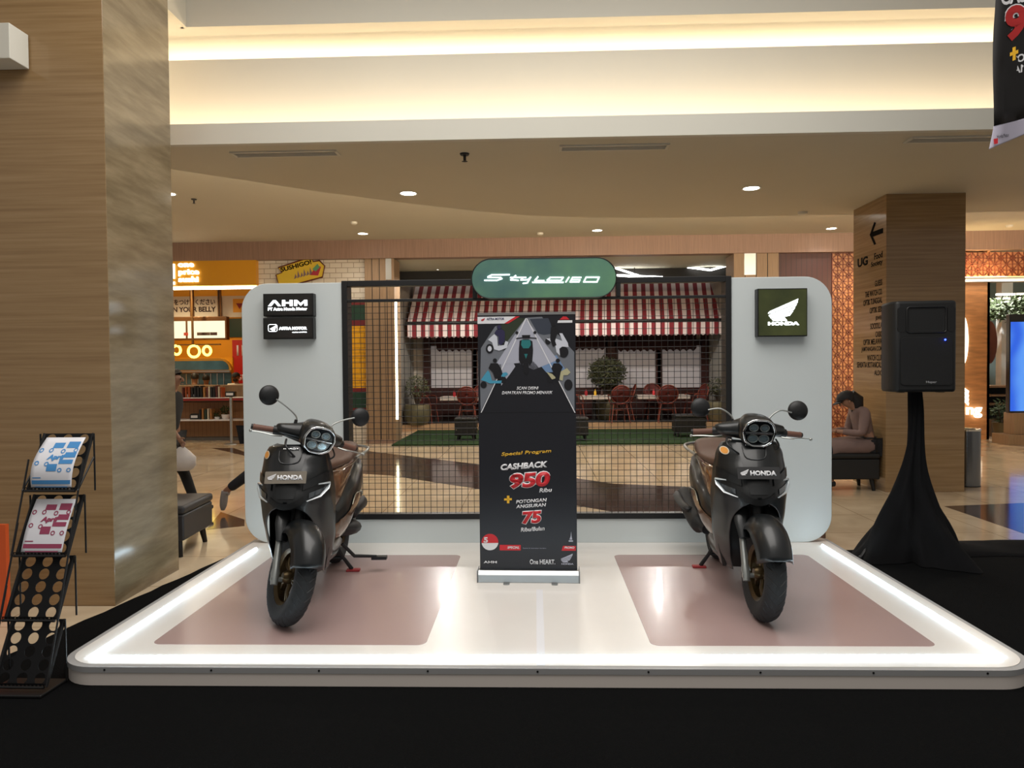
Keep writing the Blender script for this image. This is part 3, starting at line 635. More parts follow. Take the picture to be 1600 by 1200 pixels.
    # ---- rear body shell
    xs=[-.36+1.02*k/26 for k in range(27)]; mb=MB(); P=[]
    for x in xs:
        zt,zb,wd=cr(TOPB,x),cr(BOTB,x),cr(WIDB,x); row=[]
        for k in range(28):
            t=2*PI*k/28; c,s_=math.cos(t),math.sin(t); e=2/2.8
            row.append(Vector((x,wd*math.copysign(abs(c)**e,c),(zt+zb)/2+(zt-zb)/2*math.copysign(abs(s_)**e,s_))))
        P.append(row)
    mb.grid(P,cv=True); n0=len(mb.v); mb.f.append(tuple(range(28))); mb.mi.append(0); mb.f.append(tuple(range(n0-28,n0))); mb.mi.append(0)
    mb.build('body_shell',M_body,root,smooth=50)
    for sd in (-1,1):
        xs2=[.10+.54*k/16 for k in range(17)]
        top=[(.10,.47),(.2,.535),(.32,.54),(.45,.45),(.55,.42),(.64,.40)]; bot=[(.10,.455),(.22,.43),(.32,.37),(.45,.31),(.55,.275),(.64,.265)]
        mb=MB(); patch(mb,xs2,top,bot,sd,.006); mb.build('side_panel',M_brn,root,smooth=60)
        mb=MB(); xsr=[.64-.54*k/16 for k in range(17)]
        loop=[Vector((x,sd*(hw(x,cr(top,x))+.009),cr(top,x))) for x in xs2[:10]]
        lo=[Vector((x,sd*(hw(x,cr(bot,x))+.009),cr(bot,x))) for x in xs2]
        mb.tube(loop[::-1]+lo,[.004]*6+[.009]*4+[.009]*8+[.005]*9,8,flat=.6); mb.build('side_trim',M_trim,root,smooth=60)
        # body line crease above
        mb=MB(); patch(mb,[-.2+.78*k/14 for k in range(15)],[(-.2,.715),(.1,.69),(.35,.60),(.58,.50)],[(-.2,.70),(.1,.665),(.35,.57),(.58,.46)],sd,.007,3); mb.build('upper_trim',M_body,root,smooth=60)
    # apron under seat (brown) and seat
    mb=MB(); P=[]
    for x,wd,zt,zb in ((.66,.05,.66,.42),(.65,.10,.70,.40),(.60,.135,.735,.42),(.50,.16,.755,.48),(.35,.165,.765,.55),(.15,.16,.765,.64),(-.05,.14,.77,.69)):
        P.append([Vector((x,wd*math.copysign(abs(math.cos(t))**.7,math.cos(t)),(zt+zb)/2+(zt-zb)/2*math.copysign(abs(math.sin(t))**.7,math.sin(t)))) for t in [2*PI*k/24 for k in range(24)]])
    mb.grid(P,cv=True); mb.f.append(tuple(range(24))); mb.mi.append(0); mb.build('seat_apron',M_brn,root,smooth=50)
    mb=MB(); P=[]
    for x,wd,zt,zb in ((.645,.03,.745,.725),(.63,.085,.765,.72),(.55,.125,.785,.72),(.40,.15,.785,.72),(.22,.16,.785,.72),(.10,.155,.80,.72),(-.02,.15,.835,.72),(-.15,.14,.84,.72),(-.25,.115,.825,.73),(-.29,.05,.79,.74)):
        P.append([Vector((x,wd*math.copysign(abs(math.cos(t))**.6,math.cos(t)),(zt+zb)/2+(zt-zb)/2*math.copysign(abs(math.sin(t))**.6,math.sin(t)))) for t in [2*PI*k/24 for k in range(24)]])
    mb.grid(P,cv=True); mb.f.append(tuple(range(24))); mb.mi.append(0); mb.f.append(tuple(range(len(mb.v)-24,len(mb.v)))); mb.mi.append(0); seat=mb.build('seat',M_seat,root,smooth=50)
    for sd in (-1,1):
        mb=MB(); mb.tube([Vector((x,sd*w_,z)) for x,w_,z in ((.62,.10,.722),(.50,.15,.722),(.25,.168,.722),(0,.158,.722),(-.2,.13,.725))],.004,6); mb.build('seat_piping',M_chrome,seat,smooth=60)
    # grab rail
    mb=MB(); mb.tube(sm([(.02,.155,.735),(-.12,.20,.765),(-.28,.185,.775),(-.37,.10,.78),(-.39,0,.78),(-.37,-.10,.78),(-.28,-.185,.775),(-.12,-.20,.765),(.02,-.155,.735)],5),.0105,8); mb.build('grab_rail',M_silver,root,smooth=60)
    mb=MB(); mb.ball((-.35,0,.69),.07,14,8,(.6,1.2,.5)); mb.build('tail_light',mat('red_lens',(140,16,18),.15,coat=1),root,smooth=60)
    # rear fender, wheel, engine, exhaust
    def wheel(R_,hwid,cx,cz,name_t='tyre',par=root,T=None,rim=.152):
        T=T or Matrix(); base=T@Matrix.Translation((cx,0,cz))@Matrix.Rotation(PI/2,4,'X')
        mb=MB(); prof=[]
        for k in range(17):
            t=-PI*.5*1.25+PI*1.25*k/16; prof.append((R_-hwid*.95+hwid*.95*math.cos(t) if abs(t)<PI/2 else R_-hwid*.95+hwid*.9*math.cos(t),hwid*math.sin(t) if abs(t)<PI/2 else math.copysign(hwid*(1-.18*(abs(t)-PI/2)),t)))
        prof=[(max(r,rim),z) for r,z in prof]; prof=[(rim-.004,prof[0][1]*.8)]+prof+[(rim-.004,prof[-1][1]*.8)]
        n=72; vs=[];mb.lathe(prof,n,base,close=True); ty=mb.build(name_t,M_tyre,par,smooth=60)
        # tread grooves as raised dark lines
        mb=MB()
        for k in range(30):
            a=2*PI*k/30
            for sd in (-1,1):
                pts=[]
                for j in range(6):
                    u=j/5; th=a+.20*u; t=(.10+u*1.05)*sd; r=R_-hwid*.95+hwid*.95*math.cos(t); pts.append(base@Vector((r*math.cos(th),r*math.sin(th),hwid*math.sin(t))))
                mb.tube(pts,.0022,4)
        mb.build('tread_pattern',M_black,ty,fixn=False)
        mb=MB(); mb.lathe([(rim-.004,-hwid*.72),(rim+.012,-hwid*.78),(rim+.012,-hwid*.68),(rim-.012,-hwid*.5),(rim-.014,hwid*.5),(rim+.012,hwid*.68),(rim+.012,hwid*.78),(rim-.004,hwid*.72),(rim-.024,hwid*.48),(rim-.024,-hwid*.48)],48,base,close=True); rm=mb.build('rim',M_rim,par,smooth=40)
        mb=MB()
        for k in range(5):
            for dd in (-.16,.16):
                a=2*PI*k/5; mb.tube([base@Vector((.03*math.cos(a),.03*math.sin(a),0)),base@Vector((.08*math.cos(a+dd*.6),.08*math.sin(a+dd*.6),.012)),base@Vector(((rim-.014)*math.cos(a+dd),(rim-.014)*math.sin(a+dd),.0))],[.013,.010,.009],8)
        mb.build('spokes',M_rim,rm,smooth=60)
        mb=MB(); mb.lathe([(.0,-.05),(.022,-.05),(.034,-.03),(.036,.03),(.022,.05),(0,.05)],20,base); mb.build('hub',M_rim,rm,smooth=40)
        return base
    wheel(.252,.062,0,.252)
    mb=MB(); mb.tube([(-.0,.09,.252),(.12,.11,.27),(.30,.12,.30),(.42,.09,.33)],[.07,.095,.085,.05],14,flat=.6); mb.build('transmission_case',M_eng,root,smooth=50)
    mb=MB(); mb.tube(sm([(-.10,.15,.40),(.0,.16,.42),(.18,.165,.42),(.28,.15,.40)],4),[.03]+[.06]*11+[.04],14,flat=.9); mb.build('air_filter_box',M_bplast,root,smooth=50)
    mb=MB(); mb.tube([(.10,0,.34),(.28,0,.33),(.45,0,.32),(.56,0,.33)],[.08,.10,.10,.06],14); mb.build('engine_block',M_eng,root,smooth=50)
    mb=MB(); mb.tube(sm([(.30,-.13,.27),(.18,-.165,.29),(.0,-.185,.33),(-.2,-.195,.385),(-.30,-.195,.41)],5),[.03]*4+[.055]*14+[.052,.05,.045],16,flat=1.15); ex=mb.build('exhaust',M_eng,root,smooth=50)
    mb=MB(); mb.tube(sm([(.10,-.205,.36),(-.05,-.25,.385),(-.25,-.255,.43)],5),[.02]+[.035]*8+[.02,.01],10,flat=.5); mb.build('heat_shield',M_bplast,ex,smooth=60)
    mb=MB(); P=[]
    for k in range(12):
        a=math.radians(60+k*9.5); P.append([Vector((.30*math.cos(a)*1.02,y,.252+.30*math.sin(a)-abs(y)*.3)) for y in (-.075,-.05,0,.05,.075)])
    mb.grid(P); mb.build('rear_mudguard',M_bplast,root,smooth=60,solid=.004)
    for sd in (-1,1):
        mb=MB(); mb.cyl((-.02,sd*.115,.27),(-.14,sd*.115,.60),.022); mb.build('rear_shock',M_silver,root,smooth=50)
    # centre stand and side stand
    mb=MB()
    for sd in (-1,1): mb.tube([(.34,sd*.07,.22),(.28,sd*.11,.10),(.25,sd*.16,.015)],[.012,.012,.014],8)
    mb.cyl((.28,-.11,.10),(.28,.11,.10),.009); st=mb.build('centre_stand',M_bplast,root,smooth=50)
    for sd in (-1,1):
        mb=MB(); mb.box((.225,sd*.17-.045,0),(.275,sd*.17+.045,.014)); mb.build('stand_pad',M_redr,st,bevel=.004)
    mb=MB(); mb.tube([(.40,.13,.22),(.36,.20,.13),(.28,.33,.105)],[.012,.012,.010],8); mb.box((.25,.30,.085),(.30,.40,.105)); mb.build('side_stand',M_bplast,root,smooth=50)
    # ---- steered assembly
    ax0=Vector((1.262,0,.252)); axd=Vector((-.45,0,.893)).normalized(); ap=Vector((1.19,0,.252))
    ST=Matrix.Translation(ap)@Matrix.Rotation(steer,4,axd)@Matrix.Translation(-ap)
    def MBs(): m_=MB(); m_.M=ST.copy(); return m_
    wheel(.2515,.055,1.262,.2515,T=ST)
    fd=Vector((-.43,0,.903)).normalized()
    for sd in (-1,1):
        m=MBs(); b=Vector((1.262,sd*.088,.235)); m.tube([b-fd*.03,b+fd*.03,b+fd*.06,b+fd*.27],[.018,.024,.019,.018],14); m.cyl(b+Vector((0,sd*.02,.0)),b-Vector((0,sd*.04,0)),.014); m.build('fork_leg',M_silver,root,smooth=50)
        m=MBs(); m.cyl(b+fd*.26,b+fd*.42,.015); m.build('fork_tube',M_chrome,root,smooth=50)
    m=MBs(); m.lathe([(.045,-.002),(.11,-.002),(.11,.002),(.045,.002)],32,Matrix.Translation((1.262,.062,.2515))@Matrix.Rotation(PI/2,4,'X'),close=True); m.build('brake_disc',M_disc,root)
    m=MBs(); m.box((1.16,.055,.27),(1.21,.10,.34)); m.build('brake_caliper',M_eng,root,bevel=.008)
    # front fender: swept arc over the wheel, with cheeks
    m=MBs(); P=[]
    for k in range(20):
        a=math.radians(24+k*5.4); Rr=.288+.015*math.sin(k/19*PI); wd=.100-.010*abs(k-8)/10
        row=[]
        for j in range(13):
            s=-1+j/6; rr=Rr-.085*abs(s)**3.0; row.append(Vector((1.262+rr*math.cos(a),wd*s,.2515+rr*math.sin(a)+.012)))
        P.append(row)
    m.grid(P); m.build('front_fender',M_body,root,smooth=60,solid=.0025)
    # fender side cheek covering fork
    for sd in (-1,1):
        m=MBs(); m.tube([Vector((1.20,sd*.085,.42)),Vector((1.15,sd*.087,.50)),Vector((1.10,sd*.08,.57))],[.03,.042,.04],10,flat=.5); m.build('fender_brace',M_body,root,smooth=60)
    m=MBs(); m.cyl(Vector((1.13,0,.52)),Vector((.985,0,.95)),.03); m.build('steering_stem',M_black,root,smooth=50)
    # handlebar cowl
    m=MBs(); P=[]; c0=Vector((.985,0,.985))
    for y,rx,rz_,dx,dz in ((-.20,.018,.02,-.05,.008),(-.185,.035,.03,-.045,.006),(-.14,.05,.040,-.035,.006),(-.09,.07,.052,-.015,.010),(-.05,.085,.066,.0,.016),(0,.095,.078,.01,.024),(.05,.085,.066,.0,.016),(.09,.07,.052,-.015,.010),(.14,.05,.040,-.035,.006),(.185,.035,.03,-.045,.006),(.20,.018,.02,-.05,.008)):
        P.append([c0+Vector((dx+rx*math.cos(t),y,dz+rz_*math.sin(t))) for t in [2*PI*k/20 for k in range(20)]])
    m.grid(P,cv=True); m.f.append(tuple(range(20))); m.mi.append(0); m.f.append(tuple(range(len(m.v)-20,len(m.v)))); m.mi.append(0); cowl=m.build('handlebar_cowl',M_body,root,smooth=60,sub=1)
    # nacelle reaching forward to the headlight
    hc=Vector((1.105,0,.985)); hn=Vector((.97,0,-.22)).normalized(); hu=Vector((.22,0,.97)).normalized()
    m=MBs(); P=[]
    for d_,ry,rz_,up_ in ((-.17,.055,.045,.02),(-.11,.088,.072,.012),(-.05,.102,.084,.004),(-.01,.098,.083,0),(.008,.09,.077,0)):
        P.append([hc+hn*d_+Vector((0,1,0))*ry*math.copysign(abs(math.cos(t))**.8,math.cos(t))+hu*(rz_*math.copysign(abs(math.sin(t))**.8,math.sin(t))+up_) for t in [2*PI*k/28 for k in range(28)]])
    m.grid(P,cv=True); m.build('headlight_nacelle',M_body,cowl,smooth=60,sub=1)
    # headlight: rounded hexagon
    def hexa(r,rz_,k=28):
        out=[]
        base=[(1.0,.12),(.80,.72),(.42,1.0),(-.42,1.0),(-.80,.72),(-1.0,.12),(-.84,-.62),(-.40,-.98),(.40,-.98),(.84,-.62)]
        n=len(base)
        for i in range(n):
            a=Vector(base[i]); b=Vector(base[(i+1)%n]); 
            for q in (.15,.38,.62,.85): p=a.lerp(b,q); out.append((p.x*r,p.y*rz_))
        return out
    hx=hexa(.088,.075)
    fr=lambda u,v,w_:hc+hn*w_+Vector((0,1,0))*u+hu*v
    m=MBs(); m.tube([fr(u,v,.010) for u,v in hx],.0065,8,closed=True); hl=m.build('headlight_ring',M_chrome,cowl,smooth=60)
    m=MBs(); m.prism([(u*.97,v*.97) for u,v in hx],-.002,.001,fr); m.build('reflector_bowl',mat('reflector_dark',(38,42,46),.15,.7,coat=1),cowl)
    m=MBs(); m.prism([(-.075,-.004),(.075,-.004),(.075,.004),(-.075,.004)],.001,.012,fr); m.build('light_bar',M_chrome if True else M_led,cowl,bevel=.001)
    for uu,vv,ru,rv in ((-.030,.030,.024,.020),(.030,.030,.024,.020),(-.03,-.032,.028,.022),(.03,-.032,.028,.022)):
        m=MBs(); m.tube([fr(uu+ru*math.cos(t),vv+rv*math.sin(t),.004) for t in [2*PI*k/16 for k in range(16)]],.0028,6,closed=True)
        m.build('reflector_ring',M_silver,cowl,smooth=60)
    for uu,vv,ru,rv in ((-.030,.030,.02,.015),(.030,.030,.02,.015),(-.03,-.032,.024,.018),(.03,-.032,.024,.018)):
        m=MBs(); m.prism([(uu+ru*math.cos(2*PI*k/14),vv+rv*math.sin(2*PI*k/14)) for k in range(14)],.001,.004,fr)
        m.build('reflector_cell',mat('reflector_bright',(170,190,198),.12,.8),cowl)
    # grips, bars, levers, mirrors
    for sd,nm in ((-1,'r'),(1,'l')):
        b=c0+Vector((-.05,sd*.18,-.008)); e=c0+Vector((-.10,sd*.312,-.022))
        m=MBs(); m.cyl(b,e,.009); m.cyl(e-(e-b)*.02,e+(e-b)*.055,.0155); m.build('bar_end',M_bplast,cowl,smooth=50)
        m=MBs(); m.tube([b+(e-b)*.18,b+(e-b)*.22,b+(e-b)*.9,b+(e-b)*.97],[.014,.0165,.0165,.0185],16); m.build('grip',M_grip,cowl,smooth=50)
        m=MBs(); m.tube([b-(e-b)*.25,b+(e-b)*.2],[.026,.025],12); m.build('switch_housing',M_bplast,cowl,smooth=50)
        m=MBs(); m.tube(sm([b+Vector((.045,-sd*.01,-.022)),b+Vector((.065,sd*.04,-.026)),b+Vector((.05,sd*.10,-.026)),b+Vector((.035,sd*.158,-.030))],5),[.007]*12+[.006]*4,8,flat=.7); m.ball(b+Vector((.035,sd*.16,-.030)),.009,10,6); m.build('brake_lever',M_silver,cowl,smooth=60)
        mbse=c0+Vector((-.025,sd*.105,.045+rings*.2)); 
        pth=sm([mbse,mbse+Vector((-.005,sd*.005,.045)),mbse+Vector((-.02,sd*.065,.085)),mbse+Vector((-.03,sd*.135,.115+rings*.8))],5)
        m=MBs(); m.tube([mbse-Vector((0,0,.02)),mbse+Vector((-.003,sd*.002,.03))],[.013,.009],10); m.build('mirror_boot',M_bplast,cowl,smooth=60)
        m=MBs(); m.tube(pth,.0045,8); stalk=m.build('mirror_stalk',M_silver if sd<0 or True else M_black,cowl,smooth=60)
        mc=mbse+Vector((-.035,sd*.175,.128+rings*.8)); nr=Vector((.97,-sd*.05,.12)).normalized()
        Q=nr.to_track_quat('Z','Y').to_matrix().to_4x4(); Q=Matrix.Translation(mc)@Q
        m=MBs(); m.lathe([(.0,.014),(.02,.013),(.045,.007),(.056,-.004),(.057,-.010),(.052,-.012)],28,Q); m.build('mirror_housing',M_bplast,cowl,smooth=60)
        m=MBs(); m.lathe([(0,-.0115),(.052,-.0115),(.052,-.0105),(0,-.0105)],28,Q); m.build('mirror_glass',M_mirror,cowl)
    m=MBs(); m.tube(sm([c0+Vector((.03,-.15,-.04)),c0+Vector((.09,-.16,-.075)),c0+Vector((.10,-.10,-.12)),c0+Vector((.05,-.03,-.16))],5),.006,6); m.build('brake_hose',M_black,cowl,smooth=60); m=MBs(); m.tube(sm([c0+Vector((.02,.13,-.04)),c0+Vector((.07,.13,-.08)),c0+Vector((.06,.06,-.13))],5),.005,6); m.build('brake_hose',M_black,cowl,smooth=60)
    # small chrome key surround on inner shield
    mb=MB(); mb.lathe([(.0,.004),(.02,.004),(.022,0),(0,0)],18,Matrix.Translation((.875,-.11,.80))@Matrix.Rotation(-PI/2,4,'Y')); mb.build('key_surround',M_chrome,root,smooth=40)
    return root
M_pl1=mat('plate_grey',(120,112,100),.45); M_pl2=mat('plate_black',(30,30,32),.45)
w1=onz(452,977,ZT); w2=onz(1192,972,ZT)
scooter('black and brown scooter at the left, front wheel turned, grey name plate',w1.x-.10,w1.y+1.31,-PI/2+math.radians(3),math.radians(36),M_pl1,0)
scooter('black and brown scooter at the right, front wheel straight, black name plate',w2.x+.085,w2.y+1.33,-PI/2-math.radians(3.5),math.radians(5),M_pl2,-.05)
# ================================================================ RIGHT SIDE: SPEAKER, COLUMN DIRECTORY, BIN, BENCH
sb=Vector((onz(1425,868).x,2.38,0)); st=thing('speaker_stand','black tripod stand wrapped in black cloth under the loudspeaker','speaker stand',(sb.x,sb.y,.0085))
M_cloth=mat('black_cloth',(13,13,15),.95,noise=.3,nscale=6,spec=.2)
z_sp=at(1428,612,2.38).z
mb=MB(); mb.cyl((0,0,.12),(0,0,z_sp+.08),.018); mb.build('pole',M_black,st,smooth=60)
legs=[(-.46,-.12),(.14,-.42),(.24,.30)]
for lx,ly in legs:
    mb=MB(); mb.tube([(0,0,.62),(lx,ly,.012)],.013,8); lg=mb.build('leg',M_black,st,smooth=60)
    mb=MB(); mb.ball((lx,ly,.016),.018,8,6); mb.build('rubber_foot',M_black,lg,smooth=60)
# draped cloth: hangs from the pole top and spreads over the legs
P=[]; NA=72
for i in range(34):
    v=i/33; h=z_sp*(1-v); row=[]
    for k in range(NA):
        a=2*PI*k/NA
        base=.045+.02*math.sin(v*9)*.3
        spread=.0 if v<.15 else ((v-.15)/.85)**2.1
        dirx,diry=math.cos(a),math.sin(a)
        leg=max(.17+(math.hypot(lx,ly)-.17)*max(0,(dirx*lx+diry*ly)/math.hypot(lx,ly))**5 for lx,ly in legs)
        rr=base+spread*(leg*1.02)+ (.006+.035*spread)*math.sin(a*9+3*math.sin(v*4)+v*2)+.02*spread*math.sin(a*17+v*9)
        row.append(Vector((rr*dirx+.012*math.sin(v*7),rr*diry,max(h*(1-.15*spread*math.sin(3*a)),.004 if v<1 else .004))))
    P.append(row)
mb=MB(); mb.grid(P,cv=True); mb.build('cloth_cover',M_cloth,st,smooth=70)
# the loose tail of cloth on the floor towards the right
P=[]
for i in range(30):
    u=i/29; row=[]
    for j in range(9):
        v=j/8; x=3.20+3.1*u; y=2.30+.5*v+.05*math.sin(u*14+v); z=.012+.055*math.sin(v*PI)*(1+.4*math.sin(u*23+v*4))*(1 if v>0 else 0)
        row.append(Vector((x,y,z)))
    P.append(row)
mb=MB(); mb.grid(P); o=mb.build('cloth_roll',M_cloth,smooth=70,solid=.004); tag(o,'rumpled black cloth edge lying on the floor right of the speaker stand','cloth')
sp_=thing('loudspeaker','black plastic loudspeaker with a blue pilot light on the cloth covered stand','speaker',(sb.x,sb.y,z_sp+.003),math.radians(-4))
W_=at(1481,540,2.2).x-at(1375,540,2.2).x-.02; H_=at(1428,470,2.2).z-at(1428,613,2.2).z; c_x=0
prof=[(-W_/2+.03,-.19),(-W_/2,-.12),(-W_/2+.015,.06),(-W_/2*.62,.19),(W_/2*.62,.19),(W_/2-.015,.06),(W_/2,-.12),(W_/2-.03,-.19)]
mb=MB(); mb.prism(prof,0,H_,lambda u,v,q:(u,v,q+.0)); mb.build('cabinet',M_bplast,sp_,bevel=.022,seg=4,smooth=40)
M_gril=mat('speaker_grille',(9,9,10),.7,bump=.8,bscale=500)
mb=MB(); mb.prism(rrect(-W_/2+.055,.05,W_/2-.055,H_*.60,.03,5),-.20,-.19,bp); mb.build('grille',M_gril,sp_,bevel=.004)
mb=MB(); 
hw_,hh=W_*.27,.085; cz=H_*.79
P=[]
for t,dp_ in ((1,-.1915),(.75,-.186),(.4,-.165),(.15,-.14)):
    P.append([Vector((u*t,dp_+.0,cz+v*t)) for u,v in rrect(-hw_,-hh,hw_,hh,.02,4)])
mb.grid(P,cv=True); mb.build('horn',M_black,sp_,smooth=40)
mb=MB(); mb.tube([(u,-.192,cz+v) for u,v in rrect(-hw_-.01,-hh-.01,hw_+.01,hh+.01,.02,4)],.006,6,closed=True); mb.build('horn_frame',M_bplast,sp_,smooth=60)
for s in (-1,1): mb=MB(); mb.prism(rrect(s*W_*.37-.028,H_*.66,s*W_*.37+.028,H_*.93,.02,4),-.1935,-.18,bp); mb.build('port',M_black,sp_)
mb=MB(); mb.ball((W_*.27,-.202,H_*.57),.007,10,6); mb.build('pilot_light',emis('blue_led',(40,60,255),14),sp_)
text('lettering','Huper',.075,.022,Matrix.Translation((-.005,-.2012,.062))@Matrix.Rotation(PI/2,4,'X'),mat('logo_grey',(150,150,152),.4),sp_,.001,0,.02)
for s in (-1,1): mb=MB(); mb.box((s*W_*.3-.02,-.12,-.006),(s*W_*.3+.02,-.06,.0)); mb.build('foot',M_black,sp_)
# directory lettering on the column's left face (reads along -Y towards the camera)
XF=4.06-.001
di=thing('column_directory','black arrow and shop directory lettering on the right stone column','sign',(4.06,5.7,0))
M_ink=mat('directory_ink',(10,8,7),.9,spec=.1)
def colpt(px,py):   # point on the column's left face
    d=ray(px,py); return CAM+d*((XF-CAM.x)/d.x)
def dtext(s,px0,py0,px1,py1,bold=.0):
    a=colpt(px0,(py0+py1)/2); b=colpt(px1,(py0+py1)/2); zt=colpt((px0+px1)/2,py0).z; zb=colpt((px0+px1)/2,py1).z
    M=Matrix(((0,0,-1,XF-4.06),(-1,0,0,a.y-5.7),(0,1,0,zb),(0,0,0,1)))
    text('lettering',s,a.y-b.y,zt-zb,M,M_ink,di,.001,0,bold)
dtext('UG',1340,402,1356,416,.04); dtext('Food',1366,394,1379,404,.02); dtext('Society',1361,407,1379,417,.02)
rows=[('GUESS',1367,438,446),('THE WATCH CO.',1352,454,462),('OPTIK TUNGGAL',1349,467,475),('OPTIK SEIS',1359,480,488),('JEWEL',1368,494,501),('SOCIOLLA',1360,505,513),('CASIO',1368,518,526),('OPTIK MELAWAI',1349,530,538),('JAMTANGAN.COM',1346,542,550),('WATCH CLUB',1355,555,563),('SENSATIA BOTANICALS',1339,566,574),('ALDO',1366,579,586)]
for s_,x0,a_,b_ in rows: dtext(s_,x0,a_-.5,1378.5,b_+.5,.015)
def cp_(px,py): q=colpt(px,py); return (q.y-5.7,q.z)
mb=MB(); mb.prism([cp_(*p) for p in ((1359,367),(1366,347),(1369,348),(1364,362),(1380,356),(1380,364),(1364,370),(1369,381),(1366,383))],-.0022,-.0012,lambda u,v,q:(q,u,v)); mb.build('arrow',M_ink,di)
# steel bin
b0=onz(1520,762); tb=thing('litter_bin','round brushed steel litter bin behind the right stone column','bin',(b0.x+.02,b0.y+.16,0))
hb=at(1520,672,b0.y).z
mb=MB(); mb.lathe([(.0,.012),(.145,.012),(.145,hb-.02),(.0,hb-.02)],36); mb.build('body',mat('bin_steel',(120,122,124),.22,1),tb,smooth=40)
mb=MB(); mb.lathe([(.10,hb-.018),(.148,hb-.018),(.15,hb),(.14,hb+.008),(.10,hb-.002)],36,close=True); mb.build('rim',M_chrome,tb,smooth=50)
mb=MB(); mb.lathe([(0,0),(.148,0),(.148,.012),(0,.012)],36); mb.build('base_ring',M_black,tb,smooth=40)
# padded benches
M_vinyl=mat('dark_vinyl',(20,20,20),.45,bump=.05,bscale=40)
def bench(name,label,x,y,w,d,h,rz=0,group=None,m=None,zf=0,lh=.14):
    t=thing(name,label,'bench',(x,y,zf),rz,group); m=m or M_vinyl
    mb=MB(); mb.box((-w/2,-d/2,lh),(w/2,d/2,h-.07)); mb.build('body',m,t,bevel=.015,seg=3,smooth=40)
    mb=MB(); mb.box((-w/2-.008,-d/2-.008,h-.068),(w/2+.008,d/2+.008,h)); mb.build('cushion',m,t,bevel=.025,seg=4,smooth=40)
    for sx in (-1,1):
        for sy in (-1,1):
            mb=MB(); mb.tube([(sx*(w/2-.07),sy*(d/2-.07),lh),(sx*(w/2-.05),sy*(d/2-.05),0)],[.03,.02],8); mb.build('leg',M_black,t,smooth=60)
    return t
bench('padded_bench','long dark padded bench beneath the seated person by the right column',3.42,5.58,1.20,.50,.45)
bench('padded_bench','charcoal padded bench just behind the left stone column',-3.22,2.62,.80,.62,.42,math.radians(4),m=mat('charcoal_vinyl',(44,44,46),.5))
# ================================================================ HANGING BANNER (top right)
hb_=thing('hanging_banner','black promotional banner hanging at the upper right, pale bottom strip','banner',(at(1600,100,1.1).x,1.1,at(1600,230,1.1).z))
o0=hb_.location
def hp(px,py):
    q=at(px,py,1.1); return q.x-o0.x,q.z-o0.z
def hsurf(u,v): return Vector((u,.05*math.sin(u*7+1)+.02*math.sin(v*5+u*9),v))
def hgrid(name,m,L,R_,vb,vt,off,par):
    P=[]
    for i in range(15):
        t=i/14; row=[]
        for j in range(13):
            s_=j/12; vv=vb(s_)+(vt(s_)-vb(s_))*t; x=L(t)+(R_-L(t))*s_; q=hsurf(x,vv); q.y-=off; row.append(q)
        P.append(row)
    mb=MB(); mb.grid(P); return mb.build(name,m,par,smooth=70,solid=.0015)
xl0,zl0=hp(1538,237); xl1,zl1=hp(1547,200); xl2,_=hp(1555,0); xr=.95; zt=1.5
hgrid('bottom_strip',mat('banner_pale',(176,172,188),.5),lambda t:xl0+(xl1-xl0)*t,xr,lambda s_:zl0+.50*s_,lambda s_:zl1+.36*s_,0,hb_)
shb=hgrid('print_sheet',mat('banner_black',(30,28,28),.45,.35,nscale=6,stretch=(3,3,1)),lambda t:xl1+(xl2-xl1)*min(1,t*2),xr,lambda s_:zl1+.36*s_,lambda s_:zt,0,hb_)
def htext(s_,px0,py0,px1,py1,m,shear=.15,bold=.05,rot=0,off=.004):
    a=hp(px0,py1); b=hp(px1,py0); M=Matrix.Translation((a[0],0,a[1]))@Matrix.Rotation(PI/2,4,'X')@Matrix.Rotation(rot,4,'Z')
    o=text('lettering',s_,b[0]-a[0],b[1]-a[1],M,m,hb_,0,shear,bold)
    for v in o.data.vertices: q=hsurf(v.co.x,v.co.z); v.co.y=q.y-off
R6=math.radians(10)
htext('950',1578,4,1690,64,M_pwhite,.15,.07,R6,.003); htext('950',1579,6,1688,62,mat('banner_red',(176,36,36),.5),.15,.04,R6,.006)
htext('CASHBACK',1566,-18,1690,8,M_pwhite,.2,.03,R6); htext('POTONGAN',1590,80,1680,94,M_pwhite,.15,.03,R6); htext('ANGSURAN',1592,96,1682,110,M_pwhite,.15,.03,R6)
mb=MB()
for pl_ in ([(1573,86),(1577,84.5),(1577,78),(1581,76.5),(1581,83),(1585,81.5),(1585,87),(1581,88.5),(1581,97),(1577,98.5),(1577,90),(1573,91.5)],):
    mb.prism([hp(*p) for p in pl_],-.035,-.03,bp)
mb.build('plus_sign',M_pyel,hb_)
htext('Honda Motor',1553,213,1580,219,M_ink,0,0,math.radians(14)); 
mb=MB(); mb.prism([hp(*p) for p in ((1545,221),(1551,220),(1551,228),(1546,229))],-.05,-.045,bp); mb.build('corner_mark',M_pred,hb_)
mb=MB(); mb.cyl((xl2-.02,0,zt),(xr,0,zt),.012); mb.build('top_rod',M_alu,hb_)
for xx in (xl2+.1,xr-.1): mb=MB(); mb.cyl((xx,0,zt),(xx,0,zB+.3-o0.z+1.0),.002,n=5); mb.build('cable',M_black,hb_)
